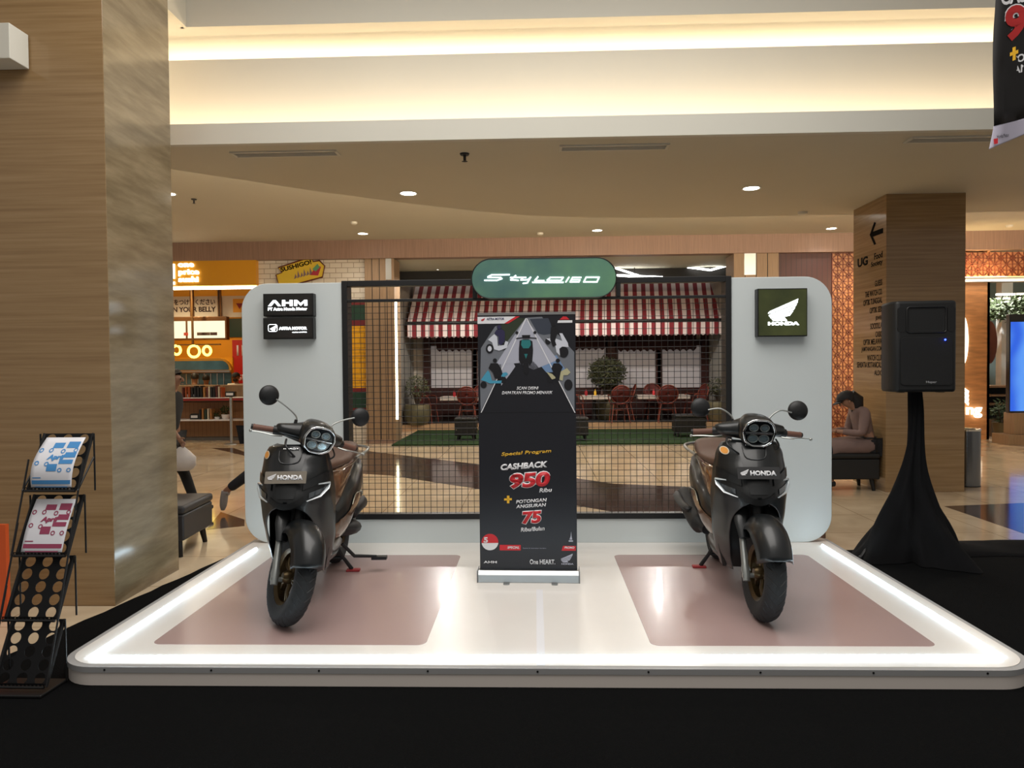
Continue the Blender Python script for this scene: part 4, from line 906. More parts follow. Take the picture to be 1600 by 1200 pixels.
# ================================================================ BROCHURE RACK (left foreground)
rk=thing('brochure_rack','black folding brochure rack with round-holed trays in front of the left column','brochure rack',(-2.40,.05,.0085),math.radians(-1))
M_rk=mat('rack_black_metal',(24,24,26),.4,.6)
def perf(mb,fn,nx,ny,w,h,r,mx=0,my=0):
    cw,ch=w/nx,h/ny; K=16
    for i in range(nx):
        for j in range(ny):
            cx,cy=cw*(i+.5),ch*(j+.5); vs=[];
            for k in range(K):
                a=2*PI*k/K+PI/K; c,s_=math.cos(a),math.sin(a); m_=max(abs(c),abs(s_)); 
                vs.append(fn(cx+c/m_*cw/2,cy+s_/m_*ch/2))
            for k in range(K):
                a=2*PI*k/K+PI/K; vs.append(fn(cx+r*math.cos(a),cy+r*math.sin(a)))
            # square corners
            for q,(a_,b_) in enumerate(((1,1),(-1,1),(-1,-1),(1,-1))):
                vs.append(fn(cx+a_*cw/2,cy+b_*ch/2))
            fs=[(k,(k+1)%K,K+(k+1)%K,K+k) for k in range(K)]
            for q in range(4): k=(1+4*q); fs.append((2*K+q,(k+1)%K,k))
            mb.add(vs,fs)
RW=.258
tz=[(.035,.30,3),(.315,.585,4),(.60,.87,3),(.90,1.17,3)]
tr=[]
for i,(za,zb_,n_) in enumerate(tz):
    yb=-.13+.085*i; yt=yb+.135
    fn=lambda u,v,za=za,zb_=zb_,yb=yb,yt=yt:Vector((u-RW/2,yb+(yt-yb)*v/.29,za+(zb_-za)*v/.29))
    mb=MB(); perf(mb,fn,3,5,RW,.29,.0255); tray=mb.build('tray',M_rk,rk,solid=.002,merge=True,fixn=True)
    mb=MB()
    for s in (-1,1): mb.tube([fn(RW/2+s*RW/2,0),fn(RW/2+s*RW/2,.29)],.007,6)
    mb.tube([fn(0,0)+Vector((0,-.02,.0)),fn(RW,0)+Vector((0,-.02,0))],.007,6)
    mb.build('tray_frame',M_black,tray)
    mb=MB(); perf(mb,lambda u,v,yb=yb,za=za:Vector((u-RW/2,yb-.02,za+v)),14,1,RW,.018,.005); mb.build('tray_lip',M_rk,tray,solid=.002,merge=True)
    tr.append(fn)
for s in (-1,1):
    for i,(za,zb_,n_) in enumerate(tz):
        yb=-.13+.085*i
        mb=MB(); mb.cyl((s*(RW/2+.012),yb-.02,za),(s*(RW/2+.012),yb+.115,(tz[i+1][1] if i<3 else zb_)-.12),.0045,n=8); mb.cyl((s*(RW/2+.012),yb+.12,za-.02 if i else 0.005),(s*(RW/2+.012),yb+.12,zb_),.0045,n=8); mb.build('side_bar',M_black,rk)
mb=MB(); mb.box((-RW/2-.012,-.19,0),(RW/2+.012,-.0,.014)); mb.build('base_plate',M_black,rk,bevel=.004)
M_pap=mat('paper_white',(222,222,228),.6)
def flyer(i,label,col,bend):
    fn=tr[i]; M_i=mat('ink_'+col[0],col[1],.6); t=thing('flyer',label,'flyer',(rk.location.x,rk.location.y,rk.location.z),rk.rotation_euler[2])
    def f(u,v,o=0): q=fn(.026+u*.205,.004+v*.262); q+=Vector((0,-.010-o-bend*.05*math.sin(min(1,v)*PI)*(1-u*.3),.004)); return q
    mb=MB(); mb.grid([[f(u/10,v/10) for u in range(11)] for v in range(11)]); mb.build('sheet',M_pap,t,smooth=70,solid=.0008)
    def blk(name,u0,v0,u1,v1,o=.0012):
        mb=MB(); mb.grid([[f(u0+(u1-u0)*a/4,v0+(v1-v0)*b/3,o) for a in range(5)] for b in range(4)]); mb.build(name,M_i,t)
    for (a,b,c,d) in ((.32,.80,.58,.90),(.66,.80,.95,.92),(.70,.62,.97,.72),(.36,.36,.60,.50),(.62,.50,.95,.58)): blk('printed_block',a,b,c,d)
    blk('printed_band',.03,.10,.97,.18); blk('printed_line',.1,.03,.9,.05); blk('printed_line',.05,.22,.25,.24)
    def ring(u,v,r):
        mb=MB(); mb.grid([[f(u+rr*math.cos(a),v+rr*math.sin(a)*.8,.0012) for a in [2*PI*k/14 for k in range(14)]] for rr in (r*.55,r)],cv=True); mb.build('printed_wheel',M_i,t)
    for u,v in ((.08,.76),(.32,.76),(.62,.74),(.92,.76),(.10,.52),(.34,.50),(.68,.38),(.9,.38)): ring(u,v,.055)
    o=text('lettering','MAY' if False else 'April',.42*.205,.035,Matrix(),M_i,t,0,.2,.06)
    for v in o.data.vertices: x,y=v.co.x/.205,v.co.y/.262; v.co=f(.30+x,.56+y*.9,.002)
flyer(3,'white flyer printed in blue on the topmost tray of the brochure rack',('blue',(70,140,200)),1)
flyer(2,'pale flyer printed in dark pink on the second tray of the brochure rack',('pink',(150,60,90)),.3)
# orange board and glass cylinder behind the rack at the frame edge
a=at(0,820,.9); q=at(-30,900,.9); 
mb=MB(); mb.box((at(-60,800,.9).x,.9,0),(at(8,820,.9).x,.93,at(0,820,.9).z)); o=mb.build('orange_board',mat('orange_board',(206,84,34),.5)); tag(o,'orange printed board standing at the left edge behind the brochure rack','board')
# ================================================================ SHOP FRONTS
M_tile=brickmat('white_brick_tile',(215,205,190),(206,196,180),(150,138,120),.24,.10,.006,.25)
M_tg=mat('green_tile',(22,58,40),.3); M_tr=mat('dark_red_tile',(110,26,30),.3); M_ty=brickmat('yellow_tile',(232,170,20),(224,160,14),(150,100,10),.20,.10,.005,.25)
M_grey=mat('grey_render',(150,145,136),.7,.1,nscale=3); M_red=stripemat('red_slat_wood',(46,19,16),(70,32,27),.10,'x',.12,.5)
M_dwood=mat('dark_red_wood',(58,24,20),.5,.3,nscale=4,stretch=(6,6,.6)); M_tan=mat('tan_stone',(186,148,110),.5,.1,nscale=4)
def wallbox(name,px0,px1,z0,z1,m,Y=YF,dep=.12,y2=None):
    a=at(px0,600,Y).x; b=at(px1,600,Y).x; mb=MB(); mb.box((a,Y,z0),(b,Y+dep,z1)); return mb.build(name,m)
zz=lambda py,Y=YF,px=600: at(px,py,Y).z
# tiled corner wall of the sushi shop
struct(wallbox('wall_tiled_low',407,572,0,zz(645),M_tile)); struct(wallbox('wall_tiled_high',407,572,zz(469),bb,M_tile))
k=1
for y0,y1,m in ((469,476,M_tr),(476,500,M_tg),(500,509,M_tr),(606,612,M_tr),(612,637,M_tg),(637,645,M_tr)):
    o=wallbox('wall_band_%d'%k,407,572,zz(y1),zz(y0),m); struct(o); k+=1
struct(wallbox('wall_yellow_tiles',407,572,zz(606),zz(509),M_ty))
# wood-clad pillars with steel strip and LED line
def pillar(px0,px1,name,strip0,strip1,labelx):
    a=at(px0,600,YF-.1).x; b=at(px1,600,YF-.1).x
    mb=MB(); mb.box((a,YF-.10,0),(b,YF+.5,bb)); struct(mb.build(name,M_woodb,bevel=.003))
    mb=MB(); n=4
    for i in range(1,n): x=a+(b-a)*i/n; mb.box((x-.006,YF-.104,0),(x+.006,YF-.10,bb))
    struct(mb.build('trim_%d'%labelx,M_dark))
    s0=at(strip0,600,YF-.1).x; s1=at(strip1,600,YF-.1).x
    mb=MB(); mb.box((s0,YF-.112,zz(438)),(s1,YF-.1,bb)); struct(mb.build('trim_%d'%(labelx+1),M_alu))
    mb=MB(); mb.box((a-.01,YF-.118,0),(b+.01,YF-.10,zz(686))); struct(mb.build('trim_%d'%(labelx+2),M_brown))
pillar(572,618,'wall_pillar_left',605,614,20); pillar(1147,1217,'wall_pillar_right',1163,1181,24)
a=at(618,468,YF); b=at(621,655,YF)
mb=MB(); mb.box((a.x,YF-.09,b.z),(a.x+.04,YF-.06,a.z)); o=mb.build('light_tube',emis('led_tube_warm',(255,244,200),9)); tag(o,'tall vertical warm light tube on the pillar beside the awning cafe','light tube')
# red slat wall, lattice panel, right shop
struct(wallbox('wall_red_slats',1217,1300,0,bb,M_red))
M_lat=mat('lattice_wood',(120,62,38),.45); M_latb=mat('lattice_backing',(205,150,105),.6,noise=.1,nscale=3)
def lattice(name,x0,x1,z0,z1,Y,cell,label):
    t=thing(name,label,'lattice panel',((x0+x1)/2,Y,z0)); W=x1-x0; H=z1-z0
    mb=MB(); mb.box((-W/2,.03,0),(W/2,.06,H)); mb.build('backing',M_latb,t)
    mb=MB(); nx=max(1,round(W/cell)); nz=max(1,round(H/cell)); cw=W/nx; ch=H/nz; r=.008
    def bar(a,b):
        a=Vector(a);b=Vector(b); d=(b-a).normalized(); n=Vector((-d.z,0,d.x))*r
        mb.add([a-n,b-n,b+n,a+n,a-n+Vector((0,.02,0)),b-n+Vector((0,.02,0)),b+n+Vector((0,.02,0)),a+n+Vector((0,.02,0))],[(0,1,2,3),(4,7,6,5),(0,4,5,1),(1,5,6,2),(2,6,7,3),(3,7,4,0)])
    for i in range(nx):
        for j in range(nz):
            x=-W/2+i*cw; z=j*ch; c=(x+cw/2,0,z+ch/2)
            bar((x,0,z),(x+cw,0,z+ch)); bar((x+cw,0,z),(x,0,z+ch)); bar((x,0,z+ch/2),(x+cw,0,z+ch/2)); bar((x+cw/2,0,z),(x+cw/2,0,z+ch))
            q=.5
            for s in (-1,1):
                bar((x+cw/2+s*cw/2*q,0,z+ch/2),(x+cw/2,0,z+ch/2+ch/2*q)); bar((x+cw/2+s*cw/2*q,0,z+ch/2),(x+cw/2,0,z+ch/2-ch/2*q))
            bar((x,0,z),(x+cw,0,z)); bar((x,0,z),(x,0,z+ch))
    mb.build('fretwork',M_lat,t,fixn=False); return t
lattice('lattice_screen',at(1300,600,YF).x,at(1402,600,YF).x,.02,zz(397),YF-.02,.225,'tall fretwork lattice screen glowing behind the right stone column')
x0=at(1500,410,YF).x; x1_=at(1700,410,YF).x
lattice('lattice_band',x0,x1_,zz(432,YF,1550),zz(394,YF,1550),YF-.02,.225,'horizontal fretwork band above the shop entrance at far right')
struct(wallbox('wall_orange_wood',1402,1546,0,zz(440),M_woodo))
mb=MB(); mb.box((x0-1,YF-.35,zz(441,YF,1550)),(x1_,YF+.1,zz(436,YF,1550))); struct(mb.build('trim_30',M_cfas))
mb=MB(); mb.box((x0-1,YF-.36,zz(442.5,YF,1550)),(x1_,YF-.34,zz(440,YF,1550))); o=mb.build('entrance_light_line',emis('led_line',(255,236,205),7)); tag(o,'thin white light line under the fretwork band at far right','light strip')
mb=MB(); mb.box((x0-1,YF-.16,zz(435,YF,1550)),(x1_,YF-.12,zz(433.5,YF,1550))); o=mb.build('lattice_light_tape',emis('led_amber',(255,190,90),8)); tag(o,'amber light tape glowing under the fretwork band','light strip')
area('shop_wall_washer',((x0+at(1546,600,YF).x)/2,YF-.2,zz(446)),1.0,75,(1,.76,.48),(math.radians(15),0,0),sy=.1)
area('lattice_washer',(at(1330,600,YF).x,YF-.6,1.9),.6,14,(1,.72,.42),(math.radians(80),0,0),sy=2.6)
# lit sign pieces on the orange wall
M_sgn=emis('sign_warm_lit',(255,240,215),3.2)
q=at(1503,532,YF-.03); mb=MB(); mb.prism([(q.x+.12*math.cos(2*PI*k/32),q.z+.50*math.sin(2*PI*k/32)) for k in range(32)],YF-.04,YF-.01,bp); o=mb.build('round_wall_sign',M_sgn); tag(o,'round lit sign half hidden behind the right stone column','sign')
a=at(1509,653,YF-.04); b=at(1534,636,YF-.04); o=text('lit_lettering','ng',b.x-a.x,b.z-a.z,Matrix.Translation(a)@Matrix.Rotation(PI/2,4,'X'),M_sgn,None,.02,0,.03); tag(o,'lit white letters low on the orange wood wall at far right','sign')
mb=MB()
for i in range(4):
    u=at(1507+0,606+i*6,YF-.03); v=at(1514,611+i*6.2,YF-.03); mb.prism([(u.x,u.z),(v.x,v.z),(v.x-.01,v.z-.05),(u.x,u.z-.04)],YF-.035,YF-.01,bp)
o=mb.build('leaf_sign',M_sgn); tag(o,'lit leaf emblem above the letters on the orange wall','sign')
# shop interior at far right
xi=at(1546,600,YF).x
mb=MB(); mb.box((xi,YF+3.2,0),(13.5,YF+3.3,3.7)); struct(mb.build('wall_shop_back',mat('shop_back',(120,140,140),.6,.35,nscale=2)))
mb=MB(); mb.box((12.9,YF,0),(13.0,YF+3.3,3.7)); struct(mb.build('wall_shop_right',M_woodb))
mb=MB(); mb.box((xi-.05,YF,0),(xi,YF+3.3,3.7)); struct(mb.build('wall_shop_left',M_woodo))
spot('shop_spot',(9.6,YF+1.4,3.4),320,NEUT,150)
for py,lb in ((462,'upper white ceiling light line inside the shop at far right'),(468.5,'lower white ceiling light line inside the shop at far right')):
    q=at(1548,py,YF+1.5); mb=MB(); mb.box((q.x+.1,YF+1.4,q.z),(q.x+3,YF+1.5,q.z+.04)); o=mb.build('shop_light_line',M_sgn); tag(o,lb,'light strip')
def scr():
    a=at(1577,645,YF-.9); b=at(1660,490,YF-.9); t=thing('video_screen','tall blue video screen on a wooden base at the far right','screen',(a.x+(b.x-a.x)/2,YF-.85,0)); W=b.x-a.x
    mb=MB(); mb.box((-W/2,-.04,a.z),(W/2,.06,b.z)); mb.build('casing',M_black,t,bevel=.008)
    m=bpy.data.materials.new('blue_screen'); m.use_nodes=True; nt=m.node_tree; bs=nt.nodes['Principled BSDF']; bs.inputs['Base Color'].default_value=(.01,.01,.02,1)
    tc=nt.nodes.new('ShaderNodeTexCoord'); n=nt.nodes.new('ShaderNodeTexWave'); n.inputs['Scale'].default_value=.7; n.inputs['Distortion'].default_value=5; n.inputs['Detail'].default_value=2
    rp=nt.nodes.new('ShaderNodeValToRGB'); rp.color_ramp.elements[0].color=(.02,.12,.75,1); rp.color_ramp.elements[1].color=(.10,.32,.9,1)
    nt.links.new(tc.outputs['Object'],n.inputs['Vector']); nt.links.new(n.outputs['Fac'],rp.inputs[0]); nt.links.new(rp.outputs[0],bs.inputs['Emission Color']); bs.inputs['Emission Strength'].default_value=1.0
    mb=MB(); mb.box((-W/2+.02,-.046,a.z+.03),(W/2-.02,-.04,b.z-.14)); mb.build('display',m,t)
    mb=MB(); mb.box((-W/2-.1,-.2,0),(W/2,.3,.18)); mb.box((-W/2+.05,-.1,.18),(W/2-.05,.2,a.z)); mb.build('plinth',M_woodb,t,bevel=.01)
scr()
a=at(1547,605,YF+.8); mb=MB()
ct=thing('shop_counter','stone shop counter with shelves seen beside the blue screen','counter',(at(1562,600,YF+.8).x,YF+1.0,0))
mb=MB(); mb.box((-.22,-.3,0),(.55,.3,.32)); mb.build('base',mat('grey_stone',(120,108,92),.4,.2,nscale=6),ct)
for z in (.62,.80,.98): mb=MB(); mb.box((-.22,-.25,z),(.55,.3,z+.04)); mb.build('shelf',M_woodb,ct)
mb=MB(); mb.box((-.2,.2,.3),(.5,.28,1.0)); mb.build('back_panel',M_dark,ct)
q=at(1546,535,YF+.3); mb=MB(); mb.prism([(q.x+.14*math.cos(2*PI*k/28)-.0,q.z+.42*math.sin(2*PI*k/28)) for k in range(28)],YF+.28,YF+.34,bp); o=mb.build('hanging_disc_sign',mat('disc_brown',(110,54,34),.5)); tag(o,'brown round sign jutting from the orange wood wall at far right','sign')
qa=at(1560,600,YF+2.2); mb=MB(); mb.box((qa.x,YF+2.1,0),(qa.x+.24,YF+2.3,3.6)); struct(mb.build('wall_shop_post',M_pw))
# plants builder
def leafcloud(mb,c,r,n,size,sq=1.0,seed=1,droop=0):
    R_=random.Random(seed)
    for _ in range(n):
        while True:
            p=Vector((R_.uniform(-1,1),R_.uniform(-1,1),R_.uniform(-1,1)))
            if .35<p.length<1: break
        p=Vector((p.x*r,p.y*r,p.z*r*sq))+Vector(c); d=Vector((R_.uniform(-1,1),R_.uniform(-1,1),R_.uniform(-.6,1))).normalized(); u=d.orthogonal().normalized(); L=size*R_.uniform(.7,1.3)
        mb.add([p,p+d*L*.5+u*L*.22,p+d*L,p+d*L*.5-u*L*.22],[(0,1,2,3)])
M_leaf=mat('leaf_green',(58,74,40),.6,.4,nscale=8); M_leaf2=mat('leaf_olive',(92,94,66),.6,.4,nscale=8); M_stem=mat('plant_stem',(70,54,38),.8)
def plant(name,label,loc,pot,fol,crown,n,size,m,seed=3,group=None):
    t=thing(name,label,'plant',loc,0,group)
    mb=MB(); mb.lathe(pot,24); mb.build('pot',mat('glazed_pot',(108,100,74),.4,.3,nscale=5) ,t,smooth=50)
    h=max(p[1] for p in pot); mb=MB(); R_=random.Random(seed)
    for i in range(fol): a=2*PI*i/fol; mb.tube([(0.02*math.cos(a),.02*math.sin(a),h-.06),(crown[1]*.3*math.cos(a),crown[1]*.3*math.sin(a),(h+crown[0])/2),(crown[1]*.75*math.cos(a),crown[1]*.75*math.sin(a),crown[0]+crown[1]*.4*R_.uniform(-.5,1))],[.012,.008,.004],5)
    mb.build('stem',M_stem,t,fixn=False)
    mb=MB(); leafcloud(mb,(0,0,crown[0]),crown[1],n,size,crown[2],seed); mb.build('foliage',m,t,fixn=False); return t
p=onz(1562,700); 
plant('potted_plant','leafy green plant beside the counter at far right',(at(1562,655,YF+.4).x,YF+.35,0),[(0,0),(.12,0),(.16,.30),(.13,.30),(.0,.28)],5,(.52,.22,1.0),220,.09,M_leaf,5)
mb=MB(); g_=at(1590,482,YF+1.3); leafcloud(mb,tuple(g_),.75,1100,.14,.33,9); o=mb.build('hanging_greenery',M_leaf,fixn=False); tag(o,'hanging greenery under the ceiling of the shop at far right','greenery',kind='stuff')
# ---------------- sushi shop
xs0=at(255,600,YF).x-3; xs1=at(407,600,YF).x
mb=MB(); mb.box((xs0,YF-.14,zz(448,YF,300)),(xs1,YF+.02,zz(407,YF,300))); o=mb.build('wall_sushi_fascia',mat('mustard_fascia',(214,150,26),.45,.12,nscale=6,stretch=(.4,1,8))); struct(o)
def lit(s_,px0,py0,px1,py1,label,m=None,Y=YF-.15,bold=.03,ext=.03):
    a=at(px0,py1,Y); b=at(px1,py0,Y); o=text('lit_lettering',s_,b.x-a.x,b.z-a.z,Matrix.Translation((a.x,Y,a.z))@Matrix.Rotation(PI/2,4,'X'),m or M_sgn,None,ext,0,bold); tag(o,label,'sign'); return o
lit('one\nprice\nsushi',279.5,411,311,441,'lit white three-line lettering on the mustard shop fascia')
mb=MB(); q=at(272,426,YF-.15); mb.prism([(q.x-.05,q.z-.12),(q.x+.02,q.z-.12),(q.x+.02,q.z+.17),(q.x-.05,q.z+.17)],YF-.18,YF-.15,bp); mb.prism([(q.x-.03,q.z-.24),(q.x+.02,q.z-.24),(q.x+.02,q.z-.18),(q.x-.03,q.z-.18)],YF-.18,YF-.15,bp); o=mb.build('lit_exclamation',M_sgn); tag(o,'lit white exclamation shape at the edge of the left stone column','sign')
mb=MB(); mb.box((xs0,YF-.12,zz(453,YF,300)),(xs1,YF-.04,zz(449,YF,300))); o=mb.build('fascia_light_line',emis('led_line2',(255,240,210),8)); tag(o,'white light line under the mustard fascia of the sushi shop','light strip')
M_yel=mat('yellow_wall',(232,160,24),.5,.1,nscale=3)
YS=16.0
mb=MB(); mb.box((xs0,YS,0),(xs1+1.2,YS+.1,3.7)); struct(mb.build('wall_sushi_back',M_yel))
mb=MB(); mb.box((xs1+.12,YF+.12,0),(xs1+.25,YS,3.7)); struct(mb.build('wall_sushi_side',M_yel))
mb=MB(); mb.box((xs0,YF,0),(xs0+.1,YS,3.7)); struct(mb.build('wall_sushi_end',M_yel))
for x_,y_ in ((-8.0,12.4),(-8.6,14.2)): spot('sushi_spot',(x_,y_,3.5),150,(1,.80,.5),150)
Y2=13.6
a=at(240,497,Y2); b=at(384,462,Y2)
bo=thing('slogan_board','white slogan board with dark lettering hung inside the sushi shop','sign',((a.x+b.x)/2,Y2,a.z)); W=b.x-a.x; H=b.z-a.z
mb=MB(); mb.box((-W/2,0,0),(W/2,.04,H)); mb.build('board',mat('board_cream',(226,214,192),.5),bo)
def bt_(s_,px0,py0,px1,py1,m,bold=.02):
    a2=at(px0,py1,Y2); b2=at(px1,py0,Y2); text('lettering',s_,b2.x-a2.x,b2.z-a2.z,Matrix.Translation((a2.x-bo.location.x,-.002,a2.z-a.z))@Matrix.Rotation(PI/2,4,'X'),m,bo,.004,0,bold)
M_bink=mat('board_ink',(62,36,28),.5)
bt_('をつけてください',272,467,336,477,M_bink); bt_('ON YOUR BELLY',262,479,337,488,M_bink,.03)
mb=MB(); q0_=at(364,467,Y2); q1_=at(378,488,Y2); mb.box((q0_.x-bo.location.x,-.006,q1_.z-a.z),(q1_.x-bo.location.x+.06,-.001,q0_.z-a.z)); mb.build('yellow_square',M_yel,bo)
mb=MB(); mb.prism([(at(369,474,Y2).x-bo.location.x,at(369,474,Y2).z-a.z),(at(380,474,Y2).x-bo.location.x,at(380,474,Y2).z-a.z),(at(374.5,483,Y2).x-bo.location.x,at(374.5,483,Y2).z-a.z)],-.010,-.006,bp); mb.build('red_triangle',mat('tri_red',(150,30,30),.5),bo)
for px in (301,344): x=at(px,480,Y2).x-bo.location.x; mb=MB(); mb.box((x-.04,-.05,-.1),(x+.04,-.008,bb+.02-a.z)); mb.build('hanging_post',mat('bronze_post',(130,86,40),.4,.5),bo)
mb=MB(); mb.box((at(350,500,YS-.05).x,YS-.04,zz(527,YS,370)),(xs1+.5,YS-.01,zz(498,YS,370))); struct(mb.build('trim_31',M_tg))
# menu light boxes
Y3=13.2
ml=thing('menu_lightbox','long lit menu box with bronze frame hanging in the sushi shop','menu board',(at(300,530,Y3).x,Y3,zz(530,Y3,300)))
H=zz(502,Y3,300)-zz(530,Y3,300)
X0=at(235,520,Y3).x-ml.location.x; X1=at(356,520,Y3).x-ml.location.x
mb=MB(); mb.box((X0,-.06,-.02),(X1,.1,H+.10)); mb.build('frame',mat('bronze_frame',(110,72,34),.4,.5),ml,bevel=.01)
for a_,b_ in ((X0+.03,X0+.86*(X1-X0)*.55),(X0+.5*(X1-X0),X1-.04)): mb=MB(); mb.box((a_,-.066,.02),(b_,-.06,H)); mb.build('lit_panel',emis('menu_lit',(255,236,196),1.3),ml)
for k_,(c_,w_) in enumerate(((mat('menu_red',(170,60,40),.5),.1),(mat('menu_dark',(80,60,50),.5),.3),(M_bink,.16))):
    x=X0+(.45+.17*k_)*(X1-X0); mb=MB(); mb.box((x,-.07,.08),(x+w_,-.066,.15)); mb.build('menu_print',c_,ml)
for x in (X0+.2,X1-.2): mb=MB(); mb.cyl((x,.02,H+.1),(x,.02,bb+.02-ml.location.z),.012,n=6); mb.build('hanger',M_black,ml)
# ring pendants on a rail
rl=at(300,541,12.9)
def pend(px,py,r,label,yaw):
    q=at(px,py,12.9); t=thing('ring_pendant',label,'pendant lamp',(q.x,q.y,q.z),yaw,'ring pendants over the sushi counter')
    mb=MB(); mb.tube([(r*math.cos(2*PI*k/20),0,r*math.sin(2*PI*k/20)) for k in range(20)],.028,8,closed=True); mb.build('glowing_ring',emis('ring_yellow',(255,220,90),5),t,smooth=60)
    mb=MB(); mb.cyl((0,0,r),(0,0,rl.z+.03-q.z),.008,n=6); mb.build('rod',M_black,t)
pend(276,547,.10,'glowing ring pendant nearest the left stone column',1.1); pend(303,549,.13,'middle glowing ring pendant, seen face on',0); pend(323.5,548,.10,'glowing ring pendant, rightmost of the three',1.1)
mb=MB(); mb.box((at(255,541,12.9).x,12.88,rl.z+.02),(at(345,541,12.9).x,12.92,rl.z+.05)); mb.box((at(301,520,12.9).x-.02,12.88,rl.z+.05),(at(301,520,12.9).x+.02,12.92,3.66)); o=mb.build('pendant_rail',mat('bronze_rail',(120,84,40),.4,.5)); tag(o,'bronze rail carrying the ring pendants','lamp rail')
# serving hatch with glass
Y4=15.2; 
hx_=thing('serving_hatch','rounded stainless serving hatch with bluish glass behind the sushi counter','serving hatch',(at(305,600,Y4).x,Y4,0))
mb=MB(); mb.box((xs0+.1,Y4+.121,0),(at(361,600,Y4).x,Y4+.2,zz(559,Y4,300))); struct(mb.build('wall_sushi_kitchen',M_yel))
def lx(px): return at(px,600,Y4).x-hx_.location.x
mb=MB(); mb.prism(rrect(lx(262),zz(610,Y4,300),lx(362),zz(560,Y4,300),.3,8,rs=(.02,.02,.35,.02)),0,.12,bp); mb.box((lx(262),.02,0),(lx(362),.12,zz(610,Y4,300)+.02)); mb.build('surround',mat('hatch_yellow',(190,140,50),.4,.3),hx_)
mb=MB(); mb.prism(rrect(lx(266),zz(578,Y4,300),lx(358),zz(564,Y4,300),.2,8,rs=(.02,.02,.2,.02)),-.02,.0,bp); mb.build('upper_glass',mat('blue_glass',(70,110,130),.15,.0,noise=.6,nscale=2),hx_)
mb=MB(); mb.box((lx(266),-.02,zz(606,Y4,300)),(lx(362),0,zz(583,Y4,300))); mb.build('lower_glass',mat('blue_glass2',(60,92,104),.15,.0,noise=.5,nscale=4),hx_)
for px in (272,281,292,300,310,320,330,340,350): mb=MB(); mb.box((lx(px),-.04,zz(604,Y4,300)),(lx(px)+.02,-.02,zz(584,Y4,300))); mb.build('hanging_utensil',M_alu,hx_)
mb=MB(); mb.box((lx(262),-.10,zz(582,Y4,300)),(lx(362),-.02,zz(579,Y4,300))); mb.build('shelf',M_alu,hx_)
# counter with shelves
Y5=11.95; cc_=thing('display_counter','wood fronted sushi counter with red edged open shelves','counter',(at(320,650,Y5).x,Y5,0))
def lc(px): return at(px,600,Y5).x-cc_.location.x
zc=[zz(y,Y5,320) for y in (603,622,655,688)]
mb=MB(); mb.box((lc(230),.30,0),(lc(400),.9,zc[0])); mb.build('carcass',M_woodb,cc_)
mb=MB(); mb.box((lc(230),.26,.05),(lc(400),.30,zc[1]-.1)); mb.build('front_boards',stripemat('counter_boards',(120,84,48),(150,108,66),.09,'x',.1,.5),cc_)
mb=MB(); mb.box((lc(230),-.12,zc[1]-.05),(lc(400),.30,zc[1])); mb.build('upper_shelf',mat('shelf_red',(150,36,28),.4),cc_)
mb=MB(); mb.box((lc(230),-.13,zc[1]),(lc(400),.30,zc[1]+.015)); mb.build('upper_shelf_top',M_pwhite,cc_)
mb=MB(); mb.box((lc(230),-.10,zc[2]-.03),(lc(400),.30,zc[2])); mb.build('lower_shelf',M_pwhite,cc_)
mb=MB(); mb.box((lc(230),.0,0),(lc(400),.26,.06)); mb.build('kickboard',mat('kick_grey',(90,86,80),.4),cc_)
cols=[(150,70,30),(40,60,50),(120,30,30),(60,80,70),(30,30,34),(160,110,60),(90,40,36),(200,190,170)]
R_=random.Random(4)
def books(px0,px1,zb,n,where,grp):
    for i in range(n):
        x=at(px0+(px1-px0)*i/(n-1),600,Y5).x; h=R_.uniform(.20,.26); wd=R_.uniform(.030,.04); c=cols[R_.randrange(len(cols))]
        mb=MB(); mb.box((x-wd/2,Y5-.05,zb),(x+wd/2,Y5+.1,zb+h)); mb.box((x-wd/2+.004,Y5+.1,zb+.004),(x+wd/2-.004,Y5+.12,zb+h-.004)); o=mb.build('book',mat('book_%d_%d_%d'%c,c,.6)); tag(o,where,'book',grp)
books(287,325,zc[1]+.016,9,'upright book in the left row on the upper shelf of the sushi counter','books in the left row, upper shelf'); books(328,347,zc[1]+.016,6,'upright book in the right row on the upper shelf of the sushi counter','books in the right row, upper shelf'); books(313,330,zc[2]+.001,5,'upright book standing on the lower shelf of the sushi counter','books on the lower shelf')
def small(name,label,cat,px,zb,w,h,m,plantlike=False):
    x=at(px,600,Y5).x; t=thing(name,label,cat,(x,Y5+.02,zb))
    if plantlike:
        mb=MB(); mb.lathe([(0,0),(w*.3,0),(w*.4,h*.4),(0,h*.4)],14); mb.build('pot',M_pwhite,t); mb=MB(); leafcloud(mb,(0,0,h*.7),w*.5,60,w*.3,.8,int(px)); mb.build('foliage',M_leaf,t,fixn=False)
    else:
        mb=MB(); mb.prism([(-w/2,0),(w/2,0),(w/2,h*.8),(w*.35,h),(-w*.35,h),(-w/2,h*.8)],-.06,.06,bp); mb.build('body',m,t,bevel=.008); mb=MB(); mb.box((-w*.35,-.066,h*.25),(w*.35,-.06,h*.7)); mb.build('front_plate',M_pwhite,t)
small('toaster','dark rounded box with pale front on the lower shelf, left end','box',304,zc[2]+.001,.20,.12,M_black); small('potted_succulent','small white potted plant on the upper shelf, left end','plant',296-3,zc[1]+.016,.12,.16,None,True); small('potted_succulent','small white potted plant beside the books on the upper shelf','plant',301,zc[1]+.016,.12,.15,None,True)
small('potted_herb','bushy green plant on the lower shelf behind the barrier post','plant',351,zc[2]+.001,.22,.24,None,True); small('potted_herb','small plant on the lower shelf, middle','plant',338,zc[2]+.001,.16,.12,None,True)
b0=onz(362,694); sn=thing('barrier_post','steel queue barrier post with a small sign head in front of the sushi counter','barrier post',(b0.x,b0.y,0))
hz=at(362,620,b0.y).z
